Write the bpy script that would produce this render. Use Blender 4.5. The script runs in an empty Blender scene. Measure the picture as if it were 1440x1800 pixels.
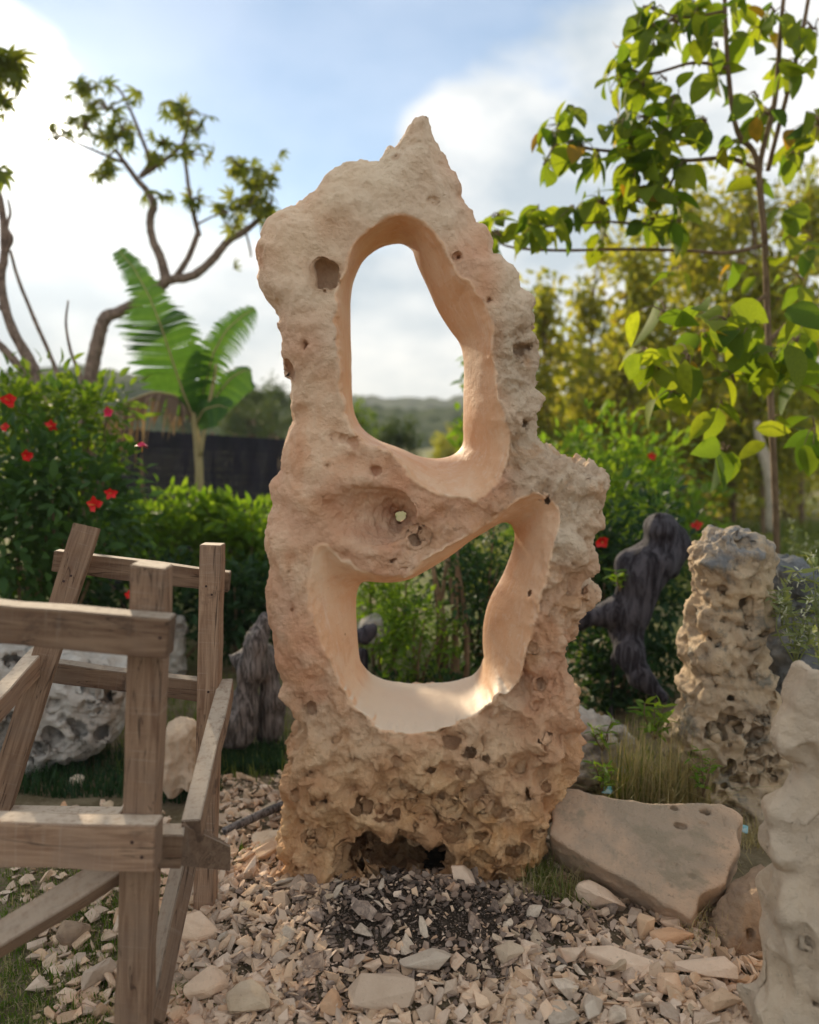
import bpy, bmesh, math, random
import numpy as np
from mathutils import Vector, Matrix, Euler

random.seed(7)
rng = np.random.default_rng(7)
sc = bpy.context.scene
col = sc.collection

# ------------------------------------------------------------------ camera, sky, sun, exposure
PITCH = math.radians(6.5)
FPX = 1400.0
CAMZ = 1.55
cam_d = bpy.data.cameras.new('camera')
cam = bpy.data.objects.new('camera', cam_d)
col.objects.link(cam)
cam.location = (0, 0, CAMZ)
cam.rotation_euler = (math.radians(90) - PITCH, 0, 0)
cam_d.sensor_fit = 'HORIZONTAL'
cam_d.sensor_width = 27.0
cam_d.lens = 27.0 * FPX / 1440.0
cam_d.clip_start = 0.05
cam_d.clip_end = 3000
cam_d.dof.use_dof = True
cam_d.dof.focus_distance = 2.3
cam_d.dof.aperture_fstop = cam_d.lens / 18.5
sc.camera = cam

SUN_AZ = math.radians(-23.3)      # left of straight ahead
SUN_EL = math.radians(17.6)
sun_dir = Vector((math.sin(SUN_AZ) * math.cos(SUN_EL), math.cos(SUN_AZ) * math.cos(SUN_EL), math.sin(SUN_EL)))

world = bpy.data.worlds.new('World')
sc.world = world
world.use_nodes = True
nt = world.node_tree
N = nt.nodes; L = nt.links
N.clear()


def wn(t, **k):
    n = N.new(t)
    for a, b in k.items():
        setattr(n, a, b)
    return n


def wmath(op, a, b=None, clamp=False):
    n = N.new('ShaderNodeMath'); n.operation = op; n.use_clamp = clamp
    for i, v in enumerate((a, b)):
        if v is None:
            continue
        if isinstance(v, (int, float)):
            n.inputs[i].default_value = v
        else:
            L.new(v, n.inputs[i])
    return n.outputs[0]


def pxdir(px, py):
    u = (px - 720) / FPX; v = (900 - py) / FPX
    return Vector((u, math.cos(PITCH) + v * math.sin(PITCH), v * math.cos(PITCH) - math.sin(PITCH)))


sky = wn('ShaderNodeTexSky', sky_type='NISHITA', sun_disc=False)
sky.sun_elevation = SUN_EL
sky.sun_rotation = SUN_AZ
sky.air_density = 1.0; sky.dust_density = 0.05; sky.ozone_density = 1.5
tc = wn('ShaderNodeTexCoord')
mp = wn('ShaderNodeMapping'); mp.inputs['Scale'].default_value = (1, 1, 1.9); mp.inputs['Location'].default_value = (3.3, 1.2, 0.4)
L.new(tc.outputs['Generated'], mp.inputs['Vector'])
n1 = wn('ShaderNodeTexNoise'); n1.inputs['Scale'].default_value = 2.6; n1.inputs['Detail'].default_value = 9; n1.inputs['Roughness'].default_value = 0.52
n1.inputs['Distortion'].default_value = 0.25
L.new(mp.outputs[0], n1.inputs['Vector'])
n2 = wn('ShaderNodeTexNoise'); n2.inputs['Scale'].default_value = 5.0; n2.inputs['Detail'].default_value = 8; n2.inputs['Roughness'].default_value = 0.5
L.new(mp.outputs[0], n2.inputs['Vector'])


def lobe(px, py, power):
    d = pxdir(px, py).normalized()
    vm = N.new('ShaderNodeVectorMath'); vm.operation = 'DOT_PRODUCT'
    L.new(tc.outputs['Generated'], vm.inputs[0]); vm.inputs[1].default_value = d
    c = wmath('MAXIMUM', vm.outputs['Value'], 0.0)
    return wmath('POWER', c, power)


# clear blue gaps where the photo has them, a brighter cumulus at right centre
bias = wmath('MULTIPLY', lobe(470, 110, 110), -0.34)
bias = wmath('ADD', bias, wmath('MULTIPLY', lobe(680, -60, 60), -0.34))
bias = wmath('ADD', bias, wmath('MULTIPLY', lobe(800, 200, 130), 0.30))
bias = wmath('ADD', bias, wmath('MULTIPLY', lobe(230, 30, 60), -0.22))
bias = wmath('ADD', bias, wmath('MULTIPLY', lobe(560, 330, 260), -0.16))
bias = wmath('ADD', bias, wmath('MULTIPLY', lobe(90, 400, 30), 0.14))
bias = wmath('ADD', bias, wmath('MULTIPLY', lobe(700, 600, 40), 0.12))
cl = wmath('ADD', n1.outputs['Fac'], bias)
mr = wn('ShaderNodeMapRange', interpolation_type='SMOOTHSTEP')
mr.inputs['From Min'].default_value = 0.35; mr.inputs['From Max'].default_value = 0.47
L.new(cl, mr.inputs['Value'])
mr.inputs['To Min'].default_value = 0.24; mr.inputs['To Max'].default_value = 0.93
cloudfac = mr.outputs[0]
# cloud colour: grey-blue folds to bright white
cr = wn('ShaderNodeValToRGB')
cr.color_ramp.elements[0].position = 0.38; cr.color_ramp.elements[0].color = (3.6, 4.15, 4.55, 1)
cr.color_ramp.elements[1].position = 0.60; cr.color_ramp.elements[1].color = (6.7, 6.7, 6.5, 1)
L.new(n2.outputs['Fac'], cr.inputs['Fac'])
# thin cloud lit through by the sun that stands behind it
vm = N.new('ShaderNodeVectorMath'); vm.operation = 'DOT_PRODUCT'
L.new(tc.outputs['Generated'], vm.inputs[0]); vm.inputs[1].default_value = sun_dir
cs = wmath('MAXIMUM', vm.outputs['Value'], 0.0)
g = wmath('ADD', wmath('MULTIPLY', wmath('POWER', cs, 130), 6.0), wmath('MULTIPLY', wmath('POWER', cs, 900), 22.0))
g = wmath('ADD', g, wmath('MULTIPLY', wmath('POWER', cs, 2500), 40.0))
g = wmath('ADD', g, wmath('MULTIPLY', wmath('POWER', cs, 40), 1.6))
gc = N.new('ShaderNodeMix'); gc.data_type = 'RGBA'; gc.blend_type = 'ADD'; gc.inputs['Factor'].default_value = 1.0
gl = N.new('ShaderNodeVectorMath'); gl.operation = 'SCALE'; gl.inputs[0].default_value = (1.0, 0.93, 0.80)
L.new(g, gl.inputs['Scale'])
L.new(cr.outputs[0], gc.inputs['A']); L.new(gl.outputs[0], gc.inputs['B'])
mx = N.new('ShaderNodeMix'); mx.data_type = 'RGBA'
L.new(cloudfac, mx.inputs['Factor'])
L.new(sky.outputs[0], mx.inputs['A']); L.new(gc.outputs['Result'], mx.inputs['B'])
bg = wn('ShaderNodeBackground'); bg.inputs['Strength'].default_value = 0.11
L.new(mx.outputs['Result'], bg.inputs['Color'])
wo = wn('ShaderNodeOutputWorld'); L.new(bg.outputs[0], wo.inputs['Surface'])

sl = bpy.data.lights.new('sun', 'SUN')
sl.energy = 4.6; sl.angle = math.radians(0.7); sl.color = (1.0, 0.82, 0.58)
so = bpy.data.objects.new('sun', sl); col.objects.link(so)
so.rotation_euler = (-sun_dir).to_track_quat('-Z', 'Y').to_euler()
so.location = (-3, 8, 6)

sc.view_settings.view_transform = 'Standard'
sc.view_settings.look = 'None'
sc.view_settings.exposure = 0.6
sc.view_settings.gamma = 1.0
sc.view_settings.use_curve_mapping = False
sc.render.engine = 'CYCLES'
sc.cycles.use_denoising = True
sc.cycles.max_bounces = 7
sc.cycles.diffuse_bounces = 4
sc.cycles.transmission_bounces = 4
sc.cycles.transparent_max_bounces = 6
sc.cycles.volume_bounces = 0
sc.cycles.caustics_reflective = False
sc.cycles.caustics_refractive = False
sc.cycles.sample_clamp_indirect = 6


# ------------------------------------------------------------------ geometry helpers
def W(px, py, Y):
    d = pxdir(px, py)
    t = Y / d.y
    return np.array((d.x * t, Y, CAMZ + d.z * t))


def G(px, py, z=0.0):
    d = pxdir(px, py)
    t = (z - CAMZ) / d.z
    return np.array((d.x * t, d.y * t, z))


perm = rng.permutation(256); perm = np.concatenate([perm, perm, perm])
grad = rng.normal(size=(256, 3)); grad /= np.linalg.norm(grad, axis=1)[:, None]


def perlin(p):
    i = np.floor(p).astype(np.int64); f = p - i; i &= 255
    u = f * f * f * (f * (f * 6 - 15) + 10)
    out = 0
    for dx in (0, 1):
        wx = u[:, 0] if dx else 1 - u[:, 0]
        for dy in (0, 1):
            wy = u[:, 1] if dy else 1 - u[:, 1]
            for dz in (0, 1):
                wz = u[:, 2] if dz else 1 - u[:, 2]
                h = perm[perm[perm[(i[:, 0] + dx) & 255] + ((i[:, 1] + dy) & 255)] + ((i[:, 2] + dz) & 255)]
                g_ = grad[h]
                out = out + wx * wy * wz * (g_[:, 0] * (f[:, 0] - dx) + g_[:, 1] * (f[:, 1] - dy) + g_[:, 2] * (f[:, 2] - dz))
    return out * 1.6


def fbm(p, oct=4, gain=0.5, lac=2.1):
    a = 1; s = 0
    for k in range(oct):
        s = s + a * perlin(p + 17.3 * k); a *= gain; p = p * lac
    return s


def ridged(p, oct=4, gain=0.5):
    a = 1; s = 0
    for k in range(oct):
        s = s + a * (1 - np.abs(perlin(p + 31.7 * k)) * 2); a *= gain; p = p * 2.1
    return s


def worley(p):
    i = np.floor(p).astype(np.int64)
    best = np.full(len(p), 9.0); 
    for dx in (-1, 0, 1):
        for dy in (-1, 0, 1):
            for dz in (-1, 0, 1):
                c = i + (dx, dy, dz)
                h = perm[perm[perm[c[:, 0] & 255] + (c[:, 1] & 255)] + (c[:, 2] & 255)]
                q = c + 0.5 + grad[h] * 0.48
                best = np.minimum(best, ((q - p) ** 2).sum(1))
    return np.sqrt(best)


def sm(x, a, b):
    t = np.clip((x - a) / (b - a), 0, 1)
    return t * t * (3 - 2 * t)


def link(o, parent=None):
    col.objects.link(o)
    if parent is not None:
        o.parent = parent
    return o


def tag(o, label=None, cat=None, group=None, kind=None):
    if label: o['label'] = label
    if cat: o['category'] = cat
    if group: o['group'] = group
    if kind: o['kind'] = kind
    return o


def empty(name, loc=(0, 0, 0)):
    o = bpy.data.objects.new(name, None)
    o.empty_display_size = 0.1
    o.location = loc
    return link(o)


def npmesh(name, V, F, mat=None, smooth=True, attrs=None):
    V = np.asarray(V, dtype=np.float32); F = np.asarray(F, dtype=np.int32)
    me = bpy.data.meshes.new(name)
    k = F.shape[1]; n = len(F)
    me.vertices.add(len(V)); me.vertices.foreach_set('co', V.ravel())
    me.loops.add(n * k); me.loops.foreach_set('vertex_index', F.ravel())
    me.polygons.add(n)
    me.polygons.foreach_set('loop_start', np.arange(n, dtype=np.int32) * k)
    me.polygons.foreach_set('use_smooth', np.full(n, bool(smooth)))
    me.update(calc_edges=True)
    if attrs:
        for a, v in attrs.items():
            at_ = me.attributes.new(a, 'FLOAT', 'POINT'); at_.data.foreach_set('value', np.asarray(v, dtype=np.float32))
    if mat: me.materials.append(mat)
    return me


def mobj(name, V, F, mat=None, parent=None, smooth=True, attrs=None, origin=None):
    V = np.asarray(V, dtype=float)
    if origin is not None:
        V = V - np.asarray(origin)
    me = npmesh(name, V, F, mat, smooth, attrs)
    o = bpy.data.objects.new(name, me)
    if origin is not None: o.location = origin
    return link(o, parent)


def child(name, V, F, mat, parent, smooth=True, attrs=None):
    """world-space vertices made local to a parent that has only a location"""
    V = np.asarray(V, dtype=float) - np.array(parent.location)
    me = npmesh(name, V, F, mat, smooth, attrs)
    return link(bpy.data.objects.new(name, me), parent)


def tube(pts, rad, n=8, close=True, jit=0.0, res=1):
    pts = np.asarray(pts, float); rad = np.asarray(rad, float)
    if res > 1:   # Catmull-Rom refine
        P = np.vstack([2 * pts[0] - pts[1], pts, 2 * pts[-1] - pts[-2]]); out = []; ro = []
        for i in range(1, len(P) - 2):
            for s in np.arange(res) / res:
                a, b, c, d = P[i - 1], P[i], P[i + 1], P[i + 2]
                out.append(0.5 * ((2 * b) + (c - a) * s + (2 * a - 5 * b + 4 * c - d) * s * s + (3 * b - a - 3 * c + d) * s ** 3))
                ro.append(rad[i - 1] * (1 - s) + rad[i] * s)
        out.append(pts[-1]); ro.append(rad[-1]); pts = np.array(out); rad = np.array(ro)
    m = len(pts)
    T = np.gradient(pts, axis=0); T /= np.linalg.norm(T, axis=1)[:, None] + 1e-9
    ref = np.array((0.31, 0.23, 0.92)) if abs(T[0] @ np.array((0.31, 0.23, 0.92))) < 0.8 else np.array((0.9, 0.3, 0.1))
    V = []
    prev = ref
    for i in range(m):
        a = prev - T[i] * (prev @ T[i]); a /= np.linalg.norm(a) + 1e-9; prev = a
        b = np.cross(T[i], a)
        for k in range(n):
            th = 2 * math.pi * k / n
            r = rad[i] * (1 + (random.uniform(-jit, jit) if jit else 0))
            V.append(pts[i] + r * (math.cos(th) * a + math.sin(th) * b))
    V.append(pts[0]); V.append(pts[-1])
    F = []
    for i in range(m - 1):
        for k in range(n):
            a, b = i * n + k, i * n + (k + 1) % n
            F.append((a, b, b + n)); F.append((a, b + n, a + n))
    for k in range(n):
        F.append((m * n, (k + 1) % n, k)); F.append((m * n + 1, (m - 1) * n + k, (m - 1) * n + (k + 1) % n))
    return np.array(V), np.array(F)


def join(parts):
    Vs, Fs, o = [], [], 0
    for V, F in parts:
        Vs.append(V); Fs.append(np.asarray(F) + o); o += len(V)
    return np.vstack(Vs), np.vstack(Fs)


def surface_nets(F, org, h):
    S = F < 0
    c = np.zeros(tuple(s - 1 for s in F.shape), np.int8)
    offs = [(a, b, d) for a in (0, 1) for b in (0, 1) for d in (0, 1)]
    sh = c.shape
    for a, b, d in offs:
        c += S[a:a + sh[0], b:b + sh[1], d:d + sh[2]]
    act = (c > 0) & (c < 8)
    I = np.argwhere(act)
    acc = np.zeros((len(I), 3)); cnt = np.zeros(len(I))
    for a in offs:
        for ax in range(3):
            if a[ax]: continue
            b = list(a); b[ax] = 1
            fa = F[I[:, 0] + a[0], I[:, 1] + a[1], I[:, 2] + a[2]]; fb = F[I[:, 0] + b[0], I[:, 1] + b[1], I[:, 2] + b[2]]
            m = (fa < 0) != (fb < 0)
            t = np.where(m, fa / np.where(m, fa - fb, 1), 0)
            p = np.array(a, float)[None] + 0 * acc
            p[:, ax] += t
            acc += p * m[:, None]; cnt += m
    V = np.array(org) + (I + acc / cnt[:, None]) * h
    idm = np.full(sh, -1, np.int32); idm[act] = np.arange(len(I))
    quads = []
    for ax in range(3):
        sl0 = [slice(1, -1)] * 3; sl1 = [slice(1, -1)] * 3
        sl0[ax] = slice(0, -1); sl1[ax] = slice(1, None)
        A = S[tuple(sl0)]; B = S[tuple(sl1)]
        E = np.argwhere(A != B)
        flip = ~A[E[:, 0], E[:, 1], E[:, 2]]
        E = E + 1; E[:, ax] -= 1
        u, v = [(1, 2), (2, 0), (0, 1)][ax]
        def cell(du, dv):
            e = E.copy(); e[:, u] += du; e[:, v] += dv
            return idm[e[:, 0], e[:, 1], e[:, 2]]
        q = np.stack([cell(-1, -1), cell(0, -1), cell(0, 0), cell(-1, 0)], 1)
        q[flip] = q[flip][:, ::-1]
        quads.append(q)
    return V, np.vstack(quads)


def vnormals(V, F):
    n = np.cross(V[F[:, 2]] - V[F[:, 0]], V[F[:, 3 if F.shape[1] > 3 else 1]] - V[F[:, 1 if F.shape[1] > 3 else 0]])
    if F.shape[1] == 3: n = -n
    vn = np.zeros_like(V)
    for k in range(F.shape[1]):
        for j in range(3):
            vn[:, j] += np.bincount(F[:, k], n[:, j], len(V))
    return vn / (np.linalg.norm(vn, axis=1)[:, None] + 1e-12)


def chaikin(P, n=2):
    P = np.asarray(P, float)
    for _ in range(n):
        Q = np.roll(P, -1, 0)
        P = np.stack([0.75 * P + 0.25 * Q, 0.25 * P + 0.75 * Q], 1).reshape(-1, P.shape[1])
    return P


def poly_sdf(P, X, Z):
    """signed distance to polygon, negative inside, on arrays X, Z"""
    P = np.asarray(P, float)
    d = np.full(X.shape, 1e9); ins = np.zeros(X.shape, bool)
    for i in range(len(P)):
        a = P[i]; b = P[(i + 1) % len(P)]
        e = b - a
        wx = X - a[0]; wz = Z - a[1]
        t = np.clip((wx * e[0] + wz * e[1]) / (e @ e + 1e-12), 0, 1)
        d = np.minimum(d, (wx - e[0] * t) ** 2 + (wz - e[1] * t) ** 2)
        c = ((a[1] <= Z) & (b[1] > Z)) | ((b[1] <= Z) & (a[1] > Z))
        xi = a[0] + (Z - a[1]) / (b[1] - a[1] if b[1] != a[1] else 1e-9) * e[0]
        ins ^= c & (X < xi)
    return np.where(ins, -1, 1) * np.sqrt(d)


def bilin(grid, x0, z0, h, x, z):
    gx = np.clip((x - x0) / h, 0, grid.shape[0] - 1.001); gz = np.clip((z - z0) / h, 0, grid.shape[1] - 1.001)
    i = gx.astype(int); k = gz.astype(int); fx = gx - i; fz = gz - k
    return (grid[i, k] * (1 - fx) * (1 - fz) + grid[i + 1, k] * fx * (1 - fz) + grid[i, k + 1] * (1 - fx) * fz + grid[i + 1, k + 1] * fx * fz)


# ------------------------------------------------------------------ materials
def newmat(name):
    m = bpy.data.materials.new(name); m.use_nodes = True
    n = m.node_tree; n.nodes.clear()
    return m, n.nodes, n.links


def nd(ns, t, **k):
    n = ns.new(t)
    for a, b in k.items():
        if a in n.inputs.keys(): n.inputs[a].default_value = b
        else: setattr(n, a, b)
    return n


def noise(ns, ls, vec, scale, detail=6, rough=0.55, dist=0.0):
    n = ns.new('ShaderNodeTexNoise'); n.inputs['Scale'].default_value = scale; n.inputs['Detail'].default_value = detail
    n.inputs['Roughness'].default_value = rough; n.inputs['Distortion'].default_value = dist
    if vec is not None: ls.new(vec, n.inputs['Vector'])
    return n.outputs['Fac']


def mrange(ns, ls, v, a, b, c=0.0, d=1.0):
    n = ns.new('ShaderNodeMapRange'); n.interpolation_type = 'SMOOTHSTEP'
    ls.new(v, n.inputs['Value'])
    for k, x in zip(('From Min', 'From Max', 'To Min', 'To Max'), (a, b, c, d)): n.inputs[k].default_value = x
    return n.outputs[0]


def mix(ns, ls, f, a, b, blend='MIX'):
    n = ns.new('ShaderNodeMix'); n.data_type = 'RGBA'; n.blend_type = blend
    for s, v in (('Factor', f), ('A', a), ('B', b)):
        if isinstance(v, (int, float)): n.inputs[s].default_value = v
        elif isinstance(v, tuple): n.inputs[s].default_value = v + (1,) if len(v) == 3 else v
        else: ls.new(v, n.inputs[s])
    return n.outputs['Result']


def mth(ns, ls, op, a, b=0.0, clamp=False):
    n = ns.new('ShaderNodeMath'); n.operation = op; n.use_clamp = clamp
    for i, v in enumerate((a, b)):
        if isinstance(v, (int, float)): n.inputs[i].default_value = v
        else: ls.new(v, n.inputs[i])
    return n.outputs[0]


def attr(ns, name):
    n = ns.new('ShaderNodeAttribute'); n.attribute_name = name
    return n.outputs['Fac']


def bump(ns, ls, h, strength, dist, normal=None):
    n = ns.new('ShaderNodeBump'); n.inputs['Strength'].default_value = strength; n.inputs['Distance'].default_value = dist
    ls.new(h, n.inputs['Height'])
    if normal is not None: ls.new(normal, n.inputs['Normal'])
    return n.outputs['Normal']


def finish(ns, ls, color, rough, normal=None, spec=0.3):
    p = ns.new('ShaderNodeBsdfPrincipled'); o = ns.new('ShaderNodeOutputMaterial')
    if isinstance(color, tuple): p.inputs['Base Color'].default_value = color + (1,)
    else: ls.new(color, p.inputs['Base Color'])
    if isinstance(rough, (int, float)): p.inputs['Roughness'].default_value = rough
    else: ls.new(rough, p.inputs['Roughness'])
    p.inputs['Specular IOR Level'].default_value = spec
    if normal is not None: ls.new(normal, p.inputs['Normal'])
    ls.new(p.outputs[0], o.inputs['Surface'])
    return p


def rockmat(name, c1, c2, c3, scale=6.0, bs=0.6, moss=None, rnd=0.0, spec=0.2, pit=40, lichen=None):
    m, ns, ls = newmat(name)
    tcn = ns.new('ShaderNodeTexCoord'); v = tcn.outputs['Object']
    if rnd:
        oi = ns.new('ShaderNodeObjectInfo'); va = ns.new('ShaderNodeVectorMath'); va.operation = 'ADD'
        sc_ = ns.new('ShaderNodeVectorMath'); sc_.operation = 'SCALE'; sc_.inputs[0].default_value = (13, 7, 11); ls.new(oi.outputs['Random'], sc_.inputs['Scale'])
        ls.new(v, va.inputs[0]); ls.new(sc_.outputs[0], va.inputs[1]); v = va.outputs[0]
    a = noise(ns, ls, v, scale, 8, 0.6, 0.3); b = noise(ns, ls, v, scale * 0.35, 5, 0.6, 0.5); c = noise(ns, ls, v, scale * 9, 6, 0.7)
    colr = mix(ns, ls, mrange(ns, ls, a, 0.38, 0.62), c1, c2)
    colr = mix(ns, ls, mrange(ns, ls, b, 0.50, 0.68, 0, 0.85), colr, c3)
    colr = mix(ns, ls, mrange(ns, ls, c, 0.40, 0.28, 0, 0.55), colr, tuple(x * 0.38 for x in c2))
    if moss:
        e = noise(ns, ls, v, scale * 1.3, 8, 0.7)
        colr = mix(ns, ls, mrange(ns, ls, e, 0.52, 0.64, 0, 0.8), colr, moss)
    if lichen:
        sz = ns.new('ShaderNodeSeparateXYZ'); ls.new(v, sz.inputs[0])
        hz = mth(ns, ls, 'ADD', sz.outputs['Z'], mth(ns, ls, 'MULTIPLY', mth(ns, ls, 'SUBTRACT', noise(ns, ls, v, 9, 7, .7), 0.5), 0.7))
        colr = mix(ns, ls, mrange(ns, ls, hz, lichen, lichen + 0.14, 0, 0.85), colr, mix(ns, ls, c, (0.10, 0.11, 0.13), (0.30, 0.31, 0.32)))
    if rnd:
        t = mth(ns, ls, 'ADD', oi.outputs['Random'], attr(ns, 'tint'))
        t = mth(ns, ls, 'FRACT', mth(ns, ls, 'MULTIPLY', t, 7.31))
        hs = ns.new('ShaderNodeHueSaturation'); ls.new(colr, hs.inputs['Color'])
        ls.new(mrange(ns, ls, t, 0, 1, 1 - rnd, 1 + rnd * 0.5), hs.inputs['Value'])
        t2 = mth(ns, ls, 'FRACT', mth(ns, ls, 'MULTIPLY', t, 3.77)); ls.new(mrange(ns, ls, t2, 0, 1, 0.85, 1.15), hs.inputs['Saturation'])
        colr = hs.outputs[0]
    vo = ns.new('ShaderNodeTexVoronoi'); vo.inputs['Scale'].default_value = pit; ls.new(v, vo.inputs['Vector'])
    pv = mrange(ns, ls, vo.outputs['Distance'], 0.05, 0.35)
    n_ = bump(ns, ls, noise(ns, ls, v, scale * 5, 10, 0.7), bs, 0.02)
    n_ = bump(ns, ls, pv, bs * 0.4, 0.006, n_)
    finish(ns, ls, colr, 0.88, n_, spec)
    return m


def leafmat(name, ca, cb, transl=0.45, cc=None, rough=0.62, hue_back=None):
    m, ns, ls = newmat(name)
    oi = ns.new('ShaderNodeObjectInfo')
    t = mth(ns, ls, 'FRACT', mth(ns, ls, 'MULTIPLY', mth(ns, ls, 'ADD', oi.outputs['Random'], attr(ns, 'tint')), 5.13))
    colr = mix(ns, ls, t, ca, cb)
    if cc:
        t2 = mth(ns, ls, 'FRACT', mth(ns, ls, 'MULTIPLY', t, 9.7))
        colr = mix(ns, ls, mrange(ns, ls, t2, 0.95, 0.99), colr, cc)
    tcn = ns.new('ShaderNodeTexCoord')
    nz = noise(ns, ls, tcn.outputs['Object'], 30, 3)
    colr = mix(ns, ls, mrange(ns, ls, nz, 0.3, 0.7, 0, 0.35), colr, tuple(x * 0.55 for x in ca))
    p = ns.new('ShaderNodeBsdfPrincipled'); p.inputs['Roughness'].default_value = rough; p.inputs['Specular IOR Level'].default_value = 0.22
    ls.new(colr, p.inputs['Base Color'])
    tr = ns.new('ShaderNodeBsdfTranslucent')
    tcol = mix(ns, ls, 1.0, colr, (1.9, 1.75, 0.55), 'MULTIPLY'); ls.new(tcol, tr.inputs['Color'])
    ms = ns.new('ShaderNodeMixShader'); ms.inputs[0].default_value = transl
    ls.new(p.outputs[0], ms.inputs[1]); ls.new(tr.outputs[0], ms.inputs[2])
    o = ns.new('ShaderNodeOutputMaterial'); ls.new(ms.outputs[0], o.inputs['Surface'])
    return m


def barkmat(name, c1, c2, sx=3, bs=0.5, sc_=(14, 14, 3)):
    m, ns, ls = newmat(name)
    tcn = ns.new('ShaderNodeTexCoord'); mpn = ns.new('ShaderNodeMapping'); mpn.inputs['Scale'].default_value = sc_
    ls.new(tcn.outputs['Object'], mpn.inputs['Vector'])
    a = noise(ns, ls, mpn.outputs[0], sx, 8, 0.65, 0.6)
    colr = mix(ns, ls, mrange(ns, ls, a, 0.35, 0.65), c1, c2)
    finish(ns, ls, colr, 0.85, bump(ns, ls, a, bs, 0.02), 0.2)
    return m


M = {}
# the big sculpture: rough skin / cut pink-orange wall by attribute "cut", ochre by attribute "ochre" (stain near the ground)
m, ns, ls = newmat('carved_limestone')
tcn = ns.new('ShaderNodeTexCoord'); v = tcn.outputs['Object']
a = noise(ns, ls, v, 5, 9, 0.62, 0.5); b = noise(ns, ls, v, 1.7, 6, 0.6, 0.6); c = noise(ns, ls, v, 38, 8, 0.7); d = noise(ns, ls, v, 13, 8, 0.65, 0.4)
skin = mix(ns, ls, mrange(ns, ls, a, 0.36, 0.62), (0.74, 0.41, 0.235), (0.86, 0.62, 0.43))
skin = mix(ns, ls, mrange(ns, ls, b, 0.46, 0.66, 0, 0.75), skin, (0.62, 0.29, 0.17))
skin = mix(ns, ls, mrange(ns, ls, attr(ns, 'pale'), 0, 1, 0, 0.75), skin, mix(ns, ls, a, (0.70, 0.55, 0.40), (0.87, 0.74, 0.56)))
och = mix(ns, ls, mrange(ns, ls, d, 0.35, 0.65), (0.68, 0.35, 0.14), (0.86, 0.56, 0.30))
skin = mix(ns, ls, mth(ns, ls, 'MULTIPLY', attr(ns, 'ochre'), mrange(ns, ls, a, 0.30, 0.62, 0.35, 1.0), True), skin, och)
skin = mix(ns, ls, mth(ns, ls, 'MULTIPLY', attr(ns, 'rough'), mrange(ns, ls, c, 0.44, 0.32, 0, 0.30)), skin, (0.40, 0.22, 0.13))
skin = mix(ns, ls, mth(ns, ls, 'MULTIPLY', attr(ns, 'rough'), mrange(ns, ls, noise(ns, ls, v, 8, 6, 0.6), 0.54, 0.66, 0, 0.55)), skin, (0.64, 0.34, 0.16))
skin = mix(ns, ls, mrange(ns, ls, attr(ns, 'cav'), 0.15, 0.8, 0, 0.5), skin, (0.42, 0.21, 0.10))  # shade of carved hollows and pits put into the colour
cutc = mix(ns, ls, mrange(ns, ls, a, 0.35, 0.68), (0.72, 0.42, 0.24), (0.78, 0.55, 0.37))
cutc = mix(ns, ls, mrange(ns, ls, c, 0.52, 0.70, 0, 0.5), cutc, (0.80, 0.60, 0.45))
cutc = mix(ns, ls, mrange(ns, ls, d, 0.52, 0.70, 0, 0.5), cutc, (0.62, 0.32, 0.18))
cutc = mix(ns, ls, mrange(ns, ls, noise(ns, ls, v, 110, 4, 0.6), 0.60, 0.72, 0, 0.35), cutc, (0.40, 0.22, 0.14))
smp = ns.new('ShaderNodeMapping'); smp.inputs['Scale'].default_value = (14, 30, 3); smp.inputs['Rotation'].default_value = (0, 0.3, 0); ls.new(v, smp.inputs['Vector'])
cutc = mix(ns, ls, mrange(ns, ls, noise(ns, ls, smp.outputs[0], 1.5, 6, 0.65, 0.5), 0.50, 0.72, 0, 0.45), cutc, (0.82, 0.64, 0.50))
cutc = mix(ns, ls, mrange(ns, ls, attr(ns, 'sill'), 0, 1, 0, 0.85), cutc, (0.74, 0.62, 0.48))  # sky light on upward cut faces of the lower opening, painted into the colour
allc = mix(ns, ls, attr(ns, 'cut'), skin, cutc)
bh = mth(ns, ls, 'ADD', noise(ns, ls, v, 26, 10, 0.68), mth(ns, ls, 'MULTIPLY', noise(ns, ls, v, 90, 6, 0.6), 0.35))
bn = ns.new('ShaderNodeBump'); bn.inputs['Distance'].default_value = 0.022; ls.new(bh, bn.inputs['Height'])
ls.new(mth(ns, ls, 'ADD', 0.24, mth(ns, ls, 'MULTIPLY', mth(ns, ls, 'SUBTRACT', 1.0, attr(ns, 'cut')), mth(ns, ls, 'ADD', 0.5, mth(ns, ls, 'MULTIPLY', attr(ns, 'rough'), 0.50)))), bn.inputs['Strength'])
rg = mth(ns, ls, 'SUBTRACT', 0.85, mth(ns, ls, 'MULTIPLY', attr(ns, 'cut'), 0.28))
finish(ns, ls, allc, rg, bn.outputs[0], 0.3)
M['sculpt'] = m

M['chip'] = rockmat('limestone_chip', (0.74, 0.55, 0.40), (0.66, 0.48, 0.34), (0.70, 0.44, 0.29), 9, 0.5, rnd=0.24)
M['chip_grey'] = rockmat('grey_chip', (0.74, 0.59, 0.44), (0.62, 0.48, 0.35), (0.78, 0.64, 0.49), 9, 0.5, rnd=0.22)
M['chip_dust'] = rockmat('ash_dusted_chip', (0.34, 0.245, 0.185), (0.20, 0.145, 0.115), (0.50, 0.37, 0.28), 7, 0.35, rnd=0.35)
M['chip_soot'] = rockmat('sooty_chip', (0.19, 0.14, 0.11), (0.095, 0.07, 0.056), (0.30, 0.22, 0.17), 7, 0.35, rnd=0.4)
M['pillar'] = rockmat('weathered_coral_rock', (0.60, 0.46, 0.31), (0.44, 0.34, 0.24), (0.62, 0.43, 0.24), 7, 0.9, moss=(0.20, 0.19, 0.16), lichen=1.03)
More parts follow.
